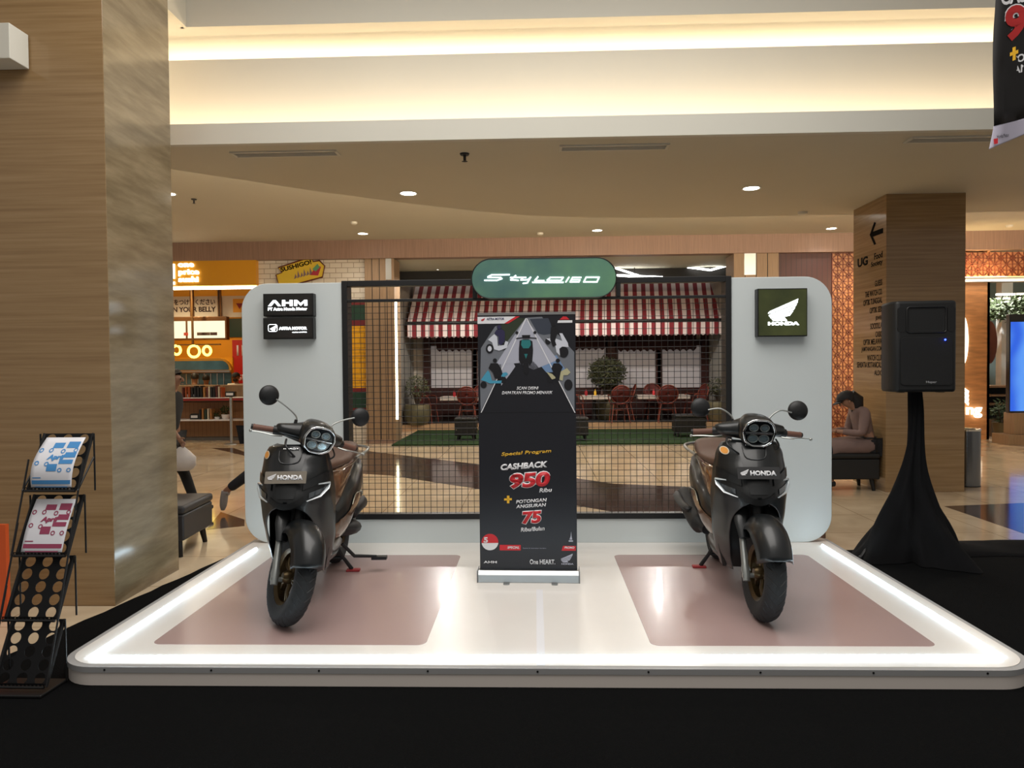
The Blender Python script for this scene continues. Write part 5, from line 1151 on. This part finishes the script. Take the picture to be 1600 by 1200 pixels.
mb=MB(); mb.lathe([(0,0),(.16,0),(.15,.015),(.03,.03),(0,.03)],24); mb.build('base',M_alu,sn,smooth=40)
mb=MB(); mb.cyl((0,0,.02),(0,0,hz),.03); mb.build('pole',M_alu,sn,smooth=60)
mb=MB(); mb.box((-.10,-.05,hz),(.10,.05,hz+.11)); hd=mb.build('head',M_black,sn,bevel=.015); mb=MB(); mb.box((-.07,-.056,hz+.03),(.07,-.05,hz+.08)); mb.build('head_label',M_pwhite,hd)
# red banner 1F and cartoon sign SUSHIGO
a=at(364,604,YS-.022); b=at(396,531,YS-.022); rb=thing('red_banner','tall red banner with a white level number in the sushi shop','banner',(a.x,YS-.022,a.z))
mb=MB(); mb.box((0,0,0),(b.x-a.x,.02,b.z-a.z)); mb.build('cloth',mat('banner_red2',(186,32,26),.5),rb)
text('lettering','1F',.28,.28,Matrix.Translation((.12,-.002,b.z-a.z-.42))@Matrix.Rotation(PI/2,4,'X'),M_pwhite,rb,.004,0,.02); text('lettering','GF',.2,.16,Matrix.Translation((.12,-.002,.16))@Matrix.Rotation(PI/2,4,'X'),M_pwhite,rb,.004,0,.02)
q=at(440,436,YF-.02); sg=thing('tilted_shop_sign','tilted yellow cartoon-edged sign on the white tile wall above the backdrop','sign',(q.x,YF-.02,q.z)); sg.rotation_euler=(0,-math.radians(14),0)
sc=14.6/1150
def sgp(pts): return [(x*sc,z*sc) for x,z in pts]
mb=MB(); mb.prism(sgp([(-6,-14),(64,-14),(72,2),(66,12),(56,13),(56,21),(0,18),(4,9),(-6,8)]),-.03,-.015,bp); mb.build('yellow_panel',mat('sign_yellow',(214,182,50),.5),sg)
mb=MB(); mb.tube([(x,-.03,z) for x,z in sgp([(-6,-14),(64,-14),(72,2),(66,12),(56,13),(56,21),(0,18),(4,9),(-6,8)])],.014,5,closed=True); mb.build('dark_edge',mat('sign_brown',(90,26,20),.5),sg)
text('lettering','SUSHIGO!',50*sc,7*sc,Matrix.Translation((3*sc,-.032,10*sc))@Matrix.Rotation(PI/2,4,'X'),M_ink,sg,.004,0,.03)
mb=MB(); mb.prism(sgp([(46,-6),(60,6),(66,2),(58,-10)]),-.036,-.03,bp); mb.build('red_shape',mat('sign_crimson',(170,40,60),.5),sg)
mb=MB(); mb.prism(sgp([(52,2),(62,8),(64,2),(56,-3)]),-.042,-.036,bp); mb.build('green_shape',mat('sign_teal',(90,150,110),.5),sg)
for k_ in range(6): mb=MB(); mb.prism(sgp([(20+k_*5,-6),(24+k_*5,2+(k_%2)*4),(25+k_*5,-4)]),-.036,-.03,bp); mb.build('grey_stroke',mat('sign_grey',(120,100,110),.5),sg)
# ---------------- awning cafe
YW=15.6
xa=at(618,600,YF).x; xb=at(1147,600,YF).x
mb=MB(); mb.box((xa-.6,YF+.1,0),(xa-.36,YW,bb+.02)); struct(mb.build('wall_cafe_left',M_grey)); mb=MB(); mb.box((xb+.5,YF+.1,0),(xb+.75,YW,bb+.02)); struct(mb.build('wall_cafe_right',M_grey))
wl=at(610,600,YW).x; wr=at(1160,600,YW).x
mb=MB(); mb.box((wl-.5,YW,.15),(wr+.8,YW+.15,3.7)); struct(mb.build('wall_cafe_front',mat('cafe_cream_wall',(205,192,176),.7,.08,nscale=2)))
# deck, curb, turf
yd=YF+2.6
mb=MB(); mb.box((xa-.355,yd,0),(xb+.495,YW-.001,.15)); struct(mb.build('floor_deck',M_tan))
mb=MB(); mb.box((xa-.355,yd+.45,.151),(xb+.495,YW-.001,.165)); struct(mb.build('floor_deck_inner',M_dark))
t0=onz(612,697); t1=onz(1147,694)
mb=MB(); mb.box((t0.x,t0.y,.001),(t1.x+.35,yd-.002,.028)); o=mb.build('artificial_turf',mat('turf_green',(38,62,28),.95,.4,nscale=60,bump=.8,bscale=220)); tag(o,'strip of green artificial turf in front of the cafe deck','turf',kind='stuff')
# windows with dark red frames
def win(n_,px0,px1,py0,py1):
    a=at(px0,py1,YW-.06); b=at(px1,py0,YW-.06); root=bpy.data.objects.new('window_%d'%n_,None); C.objects.link(root); root.location=(a.x,YW-.06,a.z); root['kind']='structure'
    W=b.x-a.x; H=b.z-a.z; mb=MB()
    for bx in (((-.12,-.04,-.1),(0,.06,H+.1)),((W,-.04,-.1),(W+.12,.06,H+.1)),((-.12,-.04,-.18),(W+.12,.06,0)),((-.12,-.04,H),(W+.12,.06,H+.15))): mb.box(*bx)
    mb.build('window_frame',M_dwood,root)
    mb=MB(); mb.box((0,.0,0),(W,.02,H)); mb.build('window_pane',mat('frosted_pane',(186,180,180),.25,0,emit=(200,190,190),es=.12,noise=.08,nscale=1),root)
for n_,(p0,p1) in enumerate(((674,737),(747,836),(846,946),(966,1027),(1032,1096))): win(n_+1,p0,p1,540,606)
mb=MB(); mb.box((at(664,600,YW-.1).x,YW-.14,.16),(at(1106,600,YW-.1).x,YW-.06,zz(607,YW-.1,880))); struct(mb.build('wall_cafe_dado',M_dwood))
for px,k_ in ((668,40),(955,41),(1101,42)):
    x=at(px,600,YW-.15).x; mb=MB(); mb.box((x-.09,YW-.2,.15),(x+.09,YW-.1,zz(520,YW-.15,880))); struct(mb.build('trim_%d'%k_,M_dwood))
# striped awning
YA0=YF+2.9; YA1=YW-.1
def ap(px,py,Y): return at(px,py,Y)
aw=thing('striped_awning','large red and white striped awning over the cafe front','awning',(0,0,0))
tl,tr_=ap(651,440,YA1),ap(1128,440,YA1); bl_,br=ap(637,505,YA0),ap(1137,503,YA0)
ns=72; M_sr=mat('awning_red',(132,38,46),.8,.15,nscale=8); M_sw=mat('awning_white',(222,208,204),.8,.08,nscale=8)
mb=MB(); zt_=tl.z; zb2=bl_.z; zv=ap(880,525,YA0).z
for i in range(ns):
    mb.cur=i%2; u0,u1=i/ns,(i+1)/ns
    A=Vector((tl.x+(tr_.x-tl.x)*u0,YA1,zt_)); B=Vector((tl.x+(tr_.x-tl.x)*u1,YA1,zt_)); C1=Vector((bl_.x+(br.x-bl_.x)*u1,YA0,zb2)); D1=Vector((bl_.x+(br.x-bl_.x)*u0,YA0,zb2))
    mb.add([A,B,C1,D1],[(0,1,2,3)])
mb.build('canopy',[M_sw,M_sr],aw,solid=.01,fixn=False)
mb=MB()
for i in range(ns):
    mb.cur=i%2; u0,u1=i/ns,(i+1)/ns; x0_=bl_.x+(br.x-bl_.x)*u0; x1_=bl_.x+(br.x-bl_.x)*u1
    mb.add([(x0_,YA0-.004,zb2),(x1_,YA0-.004,zb2),(x1_,YA0-.004,zv+.01),((x0_+x1_)/2,YA0-.004,zv-.015),(x0_,YA0-.004,zv+.01)],[(0,1,2,3,4)])
mb.build('valance',[M_sw,M_sr],aw,solid=.006,fixn=False)
mb=MB(); mb.add([(bl_.x,YA0,zb2),(bl_.x,YA0,zv),(tl.x,YA1,zv),(tl.x,YA1,zt_)],[(0,1,2,3)]); mb.build('left_cheek',mat('awning_cheek',(196,84,58),.8),aw,solid=.01)
mb=MB(); mb.add([(br.x,YA0,zb2),(br.x,YA0,zv),(tr_.x,YA1,zv),(tr_.x,YA1,zt_)],[(0,1,2,3)]); mb.build('right_cheek',M_sw,aw,solid=.01)
mb=MB(); mb.cyl((bl_.x-.06,YA0-.02,zb2),(br.x+.05,YA0-.02,zb2),.035); mb.build('front_bar',M_black,aw,smooth=60)
# dark scalloped inner valance
def dval(px0,px1,label):
    a=ap(px0,548,YA1-.25); b=ap(px1,520,YA1-.25); b.z+=.64; n_=max(3,int((b.x-a.x)/.16)); mb=MB(); pts=[(a.x,b.z+.12),(a.x,a.z+.05)]
    for i in range(n_):
        for q in (.15,.5,.85): pts.append((a.x+(b.x-a.x)*(i+q)/n_,a.z+(.02 if q!=.5 else -.03)))
    pts+=[(b.x,a.z+.05),(b.x,b.z+.12)]
    mb.prism(pts,YA1-.27,YA1-.25,bp); o=mb.build('scalloped_valance',mat('maroon_cloth',(52,22,22),.85,.2,nscale=8)); tag(o,label,'valance')
dval(682,946,'dark maroon scalloped valance under the striped awning, left run'); dval(965,1088,'dark maroon scalloped valance under the striped awning, right run')
# zigzag lamps above the awning
def zig(pts,label,Y=13.0):
    P=[at(x,y,Y) for x,y in pts]; c=sum(P,Vector())/len(P); t=thing('zigzag_lamp',label,'ceiling lamp',c,0,'angular tube lamps above the cafe')
    for i,(a,b) in enumerate(zip(P,P[1:])): mb=MB(); oy=.25*(i%2); mb.tube([a-c+Vector((0,oy,0)),b-c+Vector((0,.25-oy,0))],.022,8); mb.build('glowing_tube',emis('tube_white',(255,255,250),8),t,smooth=60)
    mb=MB(); mb.cyl((0,.1,0),(0,.1,bb+.02-c.z),.01,n=6); mb.build('hanger',M_black,t)
zig([(657,415),(722,415),(683,420),(662,410),(704,409),(690,419)],'tangled white tube lamp above the left end of the awning')
zig([(962,419),(1008,431),(962,430),(1038,431)],'white tube lamp just right of the oval sign')
zig([(1078,414),(1150,410),(1110,422),(1078,415)],'triangular white tube lamp above the right end of the awning')
mb=MB(); mb.box((xa-.35,13.25,at(880,441,13.25).z),(xb+.49,13.3,bb+.015)); o=mb.build('wall_cafe_dark_gap',M_dark); struct(o)  # dark board added where the gap above the awning reads dark
for x_ in (-1.9,.3,2.5): spot('cafe_spot',(x_,11.75,3.45),150,NEUT,165,.3)
# cafe tables
M_rat=mat('red_rattan',(124,58,42),.55,.3,nscale=40); M_ratd=mat('dark_red_rattan',(96,36,30),.55,.3,nscale=40)
def table(px0,px1,label,Y=14.55):
    a=at(px0,620,Y); b=at(px1,620,Y); h=at(880,618,Y).z-.165; t=thing('cafe_table',label,'table',((a.x+b.x)/2,Y,.165),0,'cafe tables under the awning'); W=b.x-a.x
    mb=MB(); mb.box((-W/2,-.35,h-.09),(W/2,.35,h)); mb.build('tabletop',mat('table_top',(196,182,170),.4),t,bevel=.01)
    mb=MB(); mb.cyl((0,0,.03),(0,0,h-.09),.04); mb.build('pedestal',M_black,t); mb=MB(); mb.lathe([(0,0),(.28,0),(.05,.04),(0,.04)],20); mb.build('base',M_black,t)
    # condiments
    for i,dx in enumerate((-.2,.02,.18)):
        mb=MB(); mb.M=Matrix.Translation((a.x+W/2+dx,Y-.05,.165+h+.0005)); mb.lathe([(0,0),(.03,0),(.032,.09),(.015,.11),(.015,.14),(0,.14)],12); o=mb.build('condiment_bottle',[M_pred,M_pyel,M_bink][i],smooth=50); tag(o,'%s condiment bottle on the %s'%(['red','yellow','dark'][i],label.split(',')[-1].strip()),'bottle','condiment bottles')
table(690,756,'pale cafe table, the table left of the roll-up banner'); table(905,952,'pale cafe table, the first table right of the banner'); table(994,1074,'pale cafe table, the long table near the right window')
# rattan chair
def chair(label):
    t=thing('bistro_chair',label,'chair',(0,0,0),0,'red rattan bistro chairs')
    mb=MB(); mb.lathe([(0,.425),(.20,.425),(.215,.44),(.20,.455),(0,.46)],24); mb.build('seat',M_ratd,t,smooth=50)
    for sx in (-1,1):
        mb=MB(); mb.tube([(sx*.15,-.15,.43),(sx*.19,-.20,.2),(sx*.22,-.24,0)],.014,8); mb.build('leg',M_rat,t,smooth=60)
        mb=MB(); mb.tube([(sx*.15,.15,.43),(sx*.17,.18,.2),(sx*.19,.20,0)],.014,8); mb.build('leg',M_rat,t,smooth=60)
        mb=MB(); mb.tube(sm([(sx*.23,-.20,.64),(sx*.25,-.05,.645),(sx*.23,.12,.63),(sx*.18,.16,.45)],4),.013,8); mb.build('armrest',M_rat,t,smooth=60)
    mb=MB(); mb.tube([(.16*math.cos(2*PI*k/20),.16*math.sin(2*PI*k/20),.30) for k in range(20)],.009,6,closed=True); mb.build('stretcher_ring',M_rat,t,smooth=60)
    bk=[(.225*math.cos(PI*2*k/28),-.21-.07*math.sin(2*PI*k/28)-.02,.66+.215*math.sin(2*PI*k/28)) for k in range(28)]
    mb=MB(); mb.tube(bk,.016,8,closed=True); mb.build('back_frame',M_rat,t,smooth=60)
    mb=MB(); c_=(0,-.235,.66); P=[[Vector((f*.22*math.cos(2*PI*k/28),-.235-f*.07*math.sin(2*PI*k/28)-.03*(1-f*f),.66+f*.21*math.sin(2*PI*k/28))) for k in range(28)] for f in (.02,.35,.7,1)]; mb.grid(P,cv=True); mb.build('back_panel',M_ratd,t,smooth=70,solid=.008)
    for sx in (-1,1): mb=MB(); mb.tube([(sx*.12,-.16,.44),(sx*.13,-.22,.50)],.012,6); mb.build('back_post',M_rat,t)
    return t
ch=None
cl=[(668,14.3,-PI/2-.3,'red rattan chair at the left end of the left cafe table, side on'),(731,14.0,0,'red rattan chair with its back to the camera at the left cafe table'),
    (898,14.2,-PI/2+.2,'red rattan chair side on, just right of the roll-up banner'),(967,13.95,.1,'red rattan chair with its back to the camera, second right of the banner'),
    (974,14.62,PI/2,'red rattan chair between the two right cafe tables, side on'),(1042,13.95,-.05,'red rattan chair, back to the camera, near the right end of the long table'),
    (1085,14.3,PI/2+.3,'red rattan chair at the right end of the long cafe table, side on'),(1022,15.05,PI,'red rattan chair on the far side of the long cafe table'),(752,15.05,PI,'red rattan chair on the far side of the left cafe table')]
for px,Y,rz,lb in cl:
    x=at(px,640,Y).x
    if ch is None: ch=chair(lb); ch.location=(x,Y,.166); ch.rotation_euler=(0,0,rz)
    else: dup(ch,(x,Y,.166),rz,lb)
# ottomans on the turf
for px,w_,lb,Y in ((729,.43,'black padded stool on the turf, left of the banner',11.45),(902,.42,'black padded stool on the turf, just right of the banner',11.3),(1076,.62,'wide black padded stool on the turf, at the right',11.9)):
    q=at(px,688,Y); t=bench('padded_stool',lb,q.x,Y,w_,.42,.46,0,'black stools on the turf',zf=.0285,lh=.10); t['category']='stool'
# plants at the cafe
pot=[(0,0),(.22,0),(.30,.12),(.33,.32),(.30,.46),(.26,.48),(.22,.46),(0,.44)]
q=at(652,655,13.9); plant('potted_olive','olive shrub in a large round pot at the left end of the cafe',(q.x,13.95,.151),pot,9,(.88,.30,.95),380,.07,M_leaf2,2)
q=at(948,600,15.1); plant('potted_bush','large rounded bush behind the cafe tables, right of the banner',(q.x,15.06,.1655),pot,12,(1.15,.46,.85),2600,.085,M_leaf2,8)
q=at(1125,640,14.2); plant('potted_shrub','sparse shrub in a pot at the right end of the cafe',(q.x,14.3,.1655),pot,9,(.80,.30,.85),320,.07,M_leaf2,6)
# ================================================================ PEOPLE
def skinmesh(name,nodes,edges,root,sub=2):
    names=list(nodes); idx={n:i for i,n in enumerate(names)}
    me=bpy.data.meshes.new(name); me.from_pydata([nodes[n][0] for n in names],[(idx[a],idx[b]) for a,b in edges],[])
    o=bpy.data.objects.new(name,me); C.objects.link(o)
    o.modifiers.new('s','SKIN'); 
    sv=me.skin_vertices[0].data if me.skin_vertices else None
    if sv is None:
        bpy.context.view_layer.objects.active=o; me.skin_vertices.new() if hasattr(me.skin_vertices,'new') else None; sv=me.skin_vertices[0].data
    for n in names:
        r=nodes[n][1]; r=r if isinstance(r,tuple) else (r,r); sv[idx[n]].radius=r; sv[idx[n]].use_root=(n==root)
    u=o.modifiers.new('u','SUBSURF'); u.levels=sub; u.render_levels=sub
    dg=bpy.context.evaluated_depsgraph_get(); m2=bpy.data.meshes.new_from_object(o.evaluated_get(dg)); bpy.data.objects.remove(o); m2.name=name; return m2
def addhand(nodes,edges,w,side,dirv,curl,up=Vector((0,0,1))):
    d=Vector(dirv).normalized(); W=Vector(nodes[w][0]); lat=d.cross(up).normalized() if abs(d.dot(up))<.9 else Vector((1,0,0)); dn=lat.cross(d).normalized()*-1
    pal=w+'_palm'; nodes[pal]=(W+d*.05,(.028,.016)); edges.append((w,pal)); 
    for i,(off,L) in enumerate(((-.026,.062),(-.009,.07),(.009,.066),(.025,.052))):
        b=W+d*.085+lat*off; p=pal; pos=b; dd=d.copy()
        for j in range(3):
            n=f'{w}_f{i}_{j}'; nodes[n]=(pos.copy(),.0085-.001*j); edges.append((p,n)); p=n
            dd=(dd+dn*curl*.5).normalized(); pos=pos+dd*L*.42
    b=W+d*.03-lat*.03*side; p=pal
    for j in range(3):
        n=f'{w}_t_{j}'; nodes[n]=(b+(d*.6-lat*.55*side+dn*.2).normalized()*.024*j,.0095-.001*j); edges.append((p,n)); p=n
def person(label,loc,rz,J,skin,shirt,pants,hair,hairlen=0,scale=1,sleeves='long',cap=None,dress=None,shoes=(20,20,22),face=0,extras=None,beard=None,pantsmat=None):
    t=thing('person',label,'person',loc,rz); t.scale=(scale,)*3
    g=lambda n:Vector(J[n])
    nodes={'pelvis':(g('pelvis'),(.135,.10)),'waist':(g('pelvis').lerp(g('chest'),.5),(.125,.095)),'chest':(g('chest'),(.14,.105)),'neckb':(g('chest').lerp(g('neck'),.75),(.065,.06)),'neck':(g('neck'),.05),'headc':(g('head'),(.073,.086)),'headt':(g('head')+(g('head')-g('neck')).normalized()*.075,(.060,.068))}
    edges=[('pelvis','waist'),('waist','chest'),('chest','neckb'),('neckb','neck'),('neck','headc'),('headc','headt')]
    for s in 'lr':
        sh=g('sh_'+s); el=g('el_'+s); wr=g('wr_'+s); hp_=g('hip_'+s); kn=g('kn_'+s); an=g('an_'+s); toe=g('toe_'+s)
        nodes['sh_'+s]=(sh,.058); nodes['ua_'+s]=(sh.lerp(el,.5),.047); nodes['el_'+s]=(el,.038); nodes['wr_'+s]=(wr,.026)
        nodes['hip_'+s]=(hp_,.085); nodes['th_'+s]=(hp_.lerp(kn,.5),.075); nodes['kn_'+s]=(kn,.055); nodes['ca_'+s]=(kn.lerp(an,.35),.052); nodes['an_'+s]=(an,.036); nodes['toe_'+s]=(toe,.03)
        edges+=[('chest','sh_'+s),('sh_'+s,'ua_'+s),('ua_'+s,'el_'+s),('el_'+s,'wr_'+s),('pelvis','hip_'+s),('hip_'+s,'th_'+s),('th_'+s,'kn_'+s),('kn_'+s,'ca_'+s),('ca_'+s,'an_'+s),('an_'+s,'toe_'+s)]
    core=dict(nodes); ced=list(edges)
    for s,sg_ in (('l',1),('r',-1)): addhand(nodes,edges,'wr_'+s,sg_,g('wr_'+s)-g('el_'+s),.7,Vector((0,1,.2)) if abs((g('wr_'+s)-g('el_'+s)).normalized().z)>.7 else Vector((0,0,1)))
    me=skinmesh('body',nodes,edges,'pelvis',2)
    # face: nose, ears, brow sockets joined into the body mesh
    hd=g('head'); fwd=Vector(J.get('look',(1,0,0))).normalized(); lf=Vector((0,0,1)).cross(fwd).normalized(); up=fwd.cross(lf)
    mb=MB()
    mb.tube([hd+fwd*.078+up*.03,hd+fwd*.098-up*.005,hd+fwd*.088-up*.02],[.007,.013,.010],8)
    for s in (-1,1): mb.ball(hd+lf*s*.076+fwd*-.0,.02,8,6,(.8,.4,1.3))
    mb.tube([hd+fwd*.086-up*.045-lf*.02,hd+fwd*.092-up*.043,hd+fwd*.086-up*.045+lf*.02],.006,6)
    bm=bmesh.new(); bm.from_mesh(me); tmp=bpy.data.meshes.new('t'); tmp.from_pydata([tuple(v) for v in mb.v],[],mb.f); bm.from_mesh(tmp); bm.to_mesh(me); bm.free()
    me.materials.clear(); me.materials.append(mat('skin_%d'%skin[0],skin,.55)); me.shade_smooth()
    for p_ in me.polygons: p_.material_index=0
    b=bpy.data.objects.new('body',me); C.objects.link(b); b.parent=t
    for s in (-1,1): mb=MB(); mb.ball(hd+fwd*.080+up*.012+lf*s*.03,.009,8,6); mb.build('eye',mat('eye_dark',(28,20,18),.2),t,smooth=60)
    def cloth(name,keep,grow,col,extra=None):
        nn={k_:(v[0],tuple(x+grow for x in (v[1] if isinstance(v[1],tuple) else (v[1],v[1])))) for k_,v in core.items() if k_ in keep}
        ee=[e for e in ced if e[0] in nn and e[1] in nn]
        if extra: extra(nn,ee)
        m2=skinmesh(name,nn,ee,'pelvis',2); m2.materials.clear(); m2.materials.append(mat('cloth_%d_%d_%d'%col,col,.85,noise=.15,nscale=9)); m2.shade_smooth()
        for p_ in m2.polygons: p_.material_index=0
        o=bpy.data.objects.new(name,m2); C.objects.link(o); o.parent=t; return o
    arm=['sh_l','sh_r','ua_l','ua_r']+(['el_l','el_r'] if sleeves!='short' else [])
    def cuffs(nn,ee):
        if sleeves=='long':
            for s in 'lr': nn['cf_'+s]=(g('el_'+s).lerp(g('wr_'+s),.88),(.036,.036)); ee.append(('el_'+s,'cf_'+s))
    cloth('shirt',['pelvis','waist','chest','neckb']+arm,.014,shirt,cuffs)
    def ph(nn,ee):
        for s in 'lr': nn['hm_'+s]=(g('kn_'+s).lerp(g('an_'+s),.88),(.052,.052)); ee.append(('ca_'+s,'hm_'+s))
    cloth('trousers',['pelvis','hip_l','hip_r','th_l','th_r','kn_l','kn_r','ca_l','ca_r'],.010,pants,ph)
    if dress:
        P=[]
        for f,wd,hh in ((-.05,.17,.13),(.15,.185,.13),(.5,.19,.12),(.85,.17,.11),(1.05,.18,.13)):
            c_=g('pelvis').lerp((g('kn_l')+g('kn_r'))/2,f); P.append([c_+Vector((0,wd*math.cos(a),hh*math.sin(a)-(.03 if f>.9 else 0))) for a in [2*PI*k/20 for k in range(20)]])
        mb=MB(); mb.grid(P,cv=True); mb.build('skirt',mat('cloth_%d_%d_%d'%dress,dress,.85),t,smooth=70)
        mb=MB(); mb.tube([g('pelvis').lerp(g('chest'),.28)+Vector((.115*math.cos(a),.15*math.sin(a),0)) for a in [2*PI*k/20 for k in range(20)]],.011,6,closed=True); mb.build('belt',M_black,t,smooth=60)
    for s in 'lr':
        a_=g('an_'+s); to=g('toe_'+s); dd=(to-a_); mb=MB(); heel=a_-Vector((dd.x,dd.y,0)).normalized()*.045
        mb.tube([heel+Vector((0,0,-.01)),a_+Vector((0,0,-.005)),a_.lerp(to,.6)+Vector((0,0,.005)),to,to+dd.normalized()*.045],[.034,.046,.045,.04,.022],12,flat=.9); mb.build('shoe',mat('shoe_%d'%shoes[0],shoes,.6),t,smooth=60)
    # hair cap
    if hair:
        mb=MB(); P=[]
        for i in range(9):
            th=PI*.5-(PI*.62)*i/8
            row=[]
            for k in range(20):
                a=2*PI*k/20; c_=math.cos(a); lim=th if c_<.3 else max(th,.42+.3*(c_-.3)); r=.102
                row.append(hd-fwd*.008+up*.025+fwd*(r*math.cos(lim)*c_)+lf*(.088*math.cos(lim)*math.sin(a))+up*(r*math.sin(lim)))
            P.append(row)
        mb.grid(P,cv=True); mb.build('hair',mat('hair_dark',(22,16,14),.6,noise=.3,nscale=60),t,smooth=70)
        if hairlen: mb=MB(); mb.tube([hd-fwd*.05+up*.04,hd-fwd*.10-up*.04,hd-fwd*.13-Vector((0,0,.16)),hd-fwd*.16-Vector((0,0,hairlen))],[.07,.075,.06,.03],12,flat=1.2); mb.build('long_hair',mat('hair_dark',(22,16,14)),t,smooth=60)
    if beard: mb=MB(); mb.ball(hd+fwd*.040-up*.052,.058,12,8,(1,1,.75)); mb.build('beard',mat('hair_dark',(22,16,14)),t,smooth=60)
    if cap:
        mb=MB(); P=[]
        for i in range(7):
            th=PI/2-(PI*.46)*i/6; P.append([hd+up*.035+fwd*.112*math.cos(th)*math.cos(a)+lf*.098*math.cos(th)*math.sin(a)+up*.09*math.sin(th) for a in [2*PI*k/20 for k in range(20)]])
        mb.grid(P,cv=True); cp2=mb.build('cap',mat('cap_black',cap,.8),t,smooth=70)
        mb=MB(); mb.grid([[hd+up*(.040-.012*v)+fwd*(.085+.085*v)*(1-.25*(u*u))+lf*.075*u*(1-.1*v) for u in [-1+k/5 for k in range(11)]] for v in (0,.5,1)]); mb.build('brim',mat('cap_black',cap,.8),cp2,smooth=70,solid=.005)
    if extras: extras(t,g,mb)
    return t
WALK=dict(pelvis=(0,0,.92),chest=(.03,0,1.30),neck=(.05,0,1.46),head=(.09,0,1.57),sh_l=(.02,.17,1.38),sh_r=(.04,-.17,1.38),el_l=(-.12,.22,1.14),el_r=(.07,-.22,1.12),wr_l=(-.10,.24,.90),wr_r=(.22,-.22,.92),
  hip_l=(0,.09,.88),hip_r=(0,-.09,.88),kn_l=(-.02,.09,.50),kn_r=(.22,-.09,.50),an_l=(-.36,.09,.22),an_r=(.36,-.09,.10),toe_l=(-.32,.09,.07),toe_r=(.50,-.09,.10),look=(1,0,-.05))
def bag(t,g,mb):
    w=g('wr_l') if False else g('wr_r'); c_=Vector((w.x+.04,w.y,w.z-.24)); mb=MB()
    P=[]
    for v,rx,ry in ((0,.10,.05),(.05,.15,.08),(.15,.155,.085),(.22,.09,.04),(.27,.03,.02)): P.append([c_+Vector((rx*math.cos(a)*(1+.06*math.sin(3*a)),ry*math.sin(a),-.14+v)) for a in [2*PI*k/18 for k in range(18)]])
    mb.grid(P,cv=True); o=mb.build('plastic_bag',mat('bag_white',(196,190,186),.5,bump=.3,bscale=14),smooth=70); o.location=t.location; o.rotation_euler=t.rotation_euler; o.scale=t.scale; tag(o,'white plastic bag carried by the walking person beside the left column','bag')
q=onz(266,803); person('person walking right beside the left column, black shirt, holding a bag',(q.x,q.y,0),0,WALK,(134,96,74),(9,9,10),(12,12,14),True,scale=.89,sleeves='short',extras=bag,shoes=(40,40,44))
W2=dict(WALK); W2.update(an_l=(-.38,.09,.24),toe_l=(-.40,.09,.09))
q=onz(402,806); person('person in dark clothes striding behind the white left wing, grey shoe trailing',(q.x,q.y,0),0,W2,(134,96,74),(20,20,24),(24,26,34),True,scale=.97,shoes=(128,122,120))
SIT=dict(pelvis=(0,0,.53),chest=(.07,0,.86),neck=(.15,0,.99),head=(.23,0,1.055),sh_l=(.08,.16,.92),sh_r=(.08,-.16,.92),el_l=(.14,.20,.68),el_r=(.14,-.20,.68),wr_l=(.36,.08,.70),wr_r=(.36,-.08,.70),
  hip_l=(.02,.09,.52),hip_r=(.02,-.09,.52),kn_l=(.45,.10,.50),kn_r=(.44,-.10,.50),an_l=(.46,.10,.09),an_r=(.40,-.10,.09),toe_l=(.60,.10,.035),toe_r=(.54,-.10,.035),look=(.9,0,-.42))
q=at(1354,705,5.50)
def phone(t,g,mb):
    mb=MB(); mb.box((.44,-.04,.70),(.455,.04,.84)); o=mb.build('mobile_phone',M_black,bevel=.004); o.location=t.location; o.rotation_euler=t.rotation_euler; tag(o,'dark phone held by the seated person at the right','phone')
person('person in black cap and dusty pink belted coat, seated on a bench, looking down',(q.x,5.50,0),PI,SIT,(150,112,90),(120,98,92),(20,20,24),True,.42,cap=(16,15,17),dress=(120,98,92),extras=phone)
# staff and customers of the sushi shop, seated behind the counter
SIT2=dict(SIT); SIT2.update(chest=(.02,0,.88),neck=(.03,0,1.03),head=(.05,0,1.15),look=(1,0,0),sh_l=(.02,.17,.96),sh_r=(.02,-.17,.96),wr_l=(.30,.14,.80),wr_r=(.30,-.14,.80))
def seatfig(px,py,Y,rz,label,skin,shirt,stl,**k_):
    q=at(px,py,Y); z=q.z-1.15; st_=thing('stool',stl,'stool',(q.x,Y,0)); zt2=max(.3,z+.43)
    mb=MB(); mb.lathe([(0,zt2-.05),(.16,zt2-.05),(.17,zt2-.02),(.16,zt2-.001),(0,zt2-.001)],20); mb.build('seat',M_black,st_,smooth=40); mb=MB(); mb.cyl((0,0,.02),(0,0,zt2-.05),.03); mb.lathe([(0,0),(.15,0),(.04,.03),(0,.03)],16); mb.build('pedestal',M_alu,st_)
    person(label,(q.x,Y,z),rz,SIT2,skin,shirt,(24,24,28),True,**k_)
seatfig(370,590,13.5,-PI/2,'bearded staff member in a white shirt and dark cap, behind the sushi counter',(140,98,72),(214,206,192),'low round stool under the bearded staff member',cap=(34,24,26),beard=True)
seatfig(303,591,13.4,PI/2,'dark haired customer seen from behind, the left one at the counter',(140,98,72),(36,30,30),'low round stool under the left dark haired customer')
seatfig(321,593,14.3,PI/2,'dark haired customer seen from behind, the right one at the counter',(140,98,72),(60,40,34),'low round stool under the right dark haired customer')
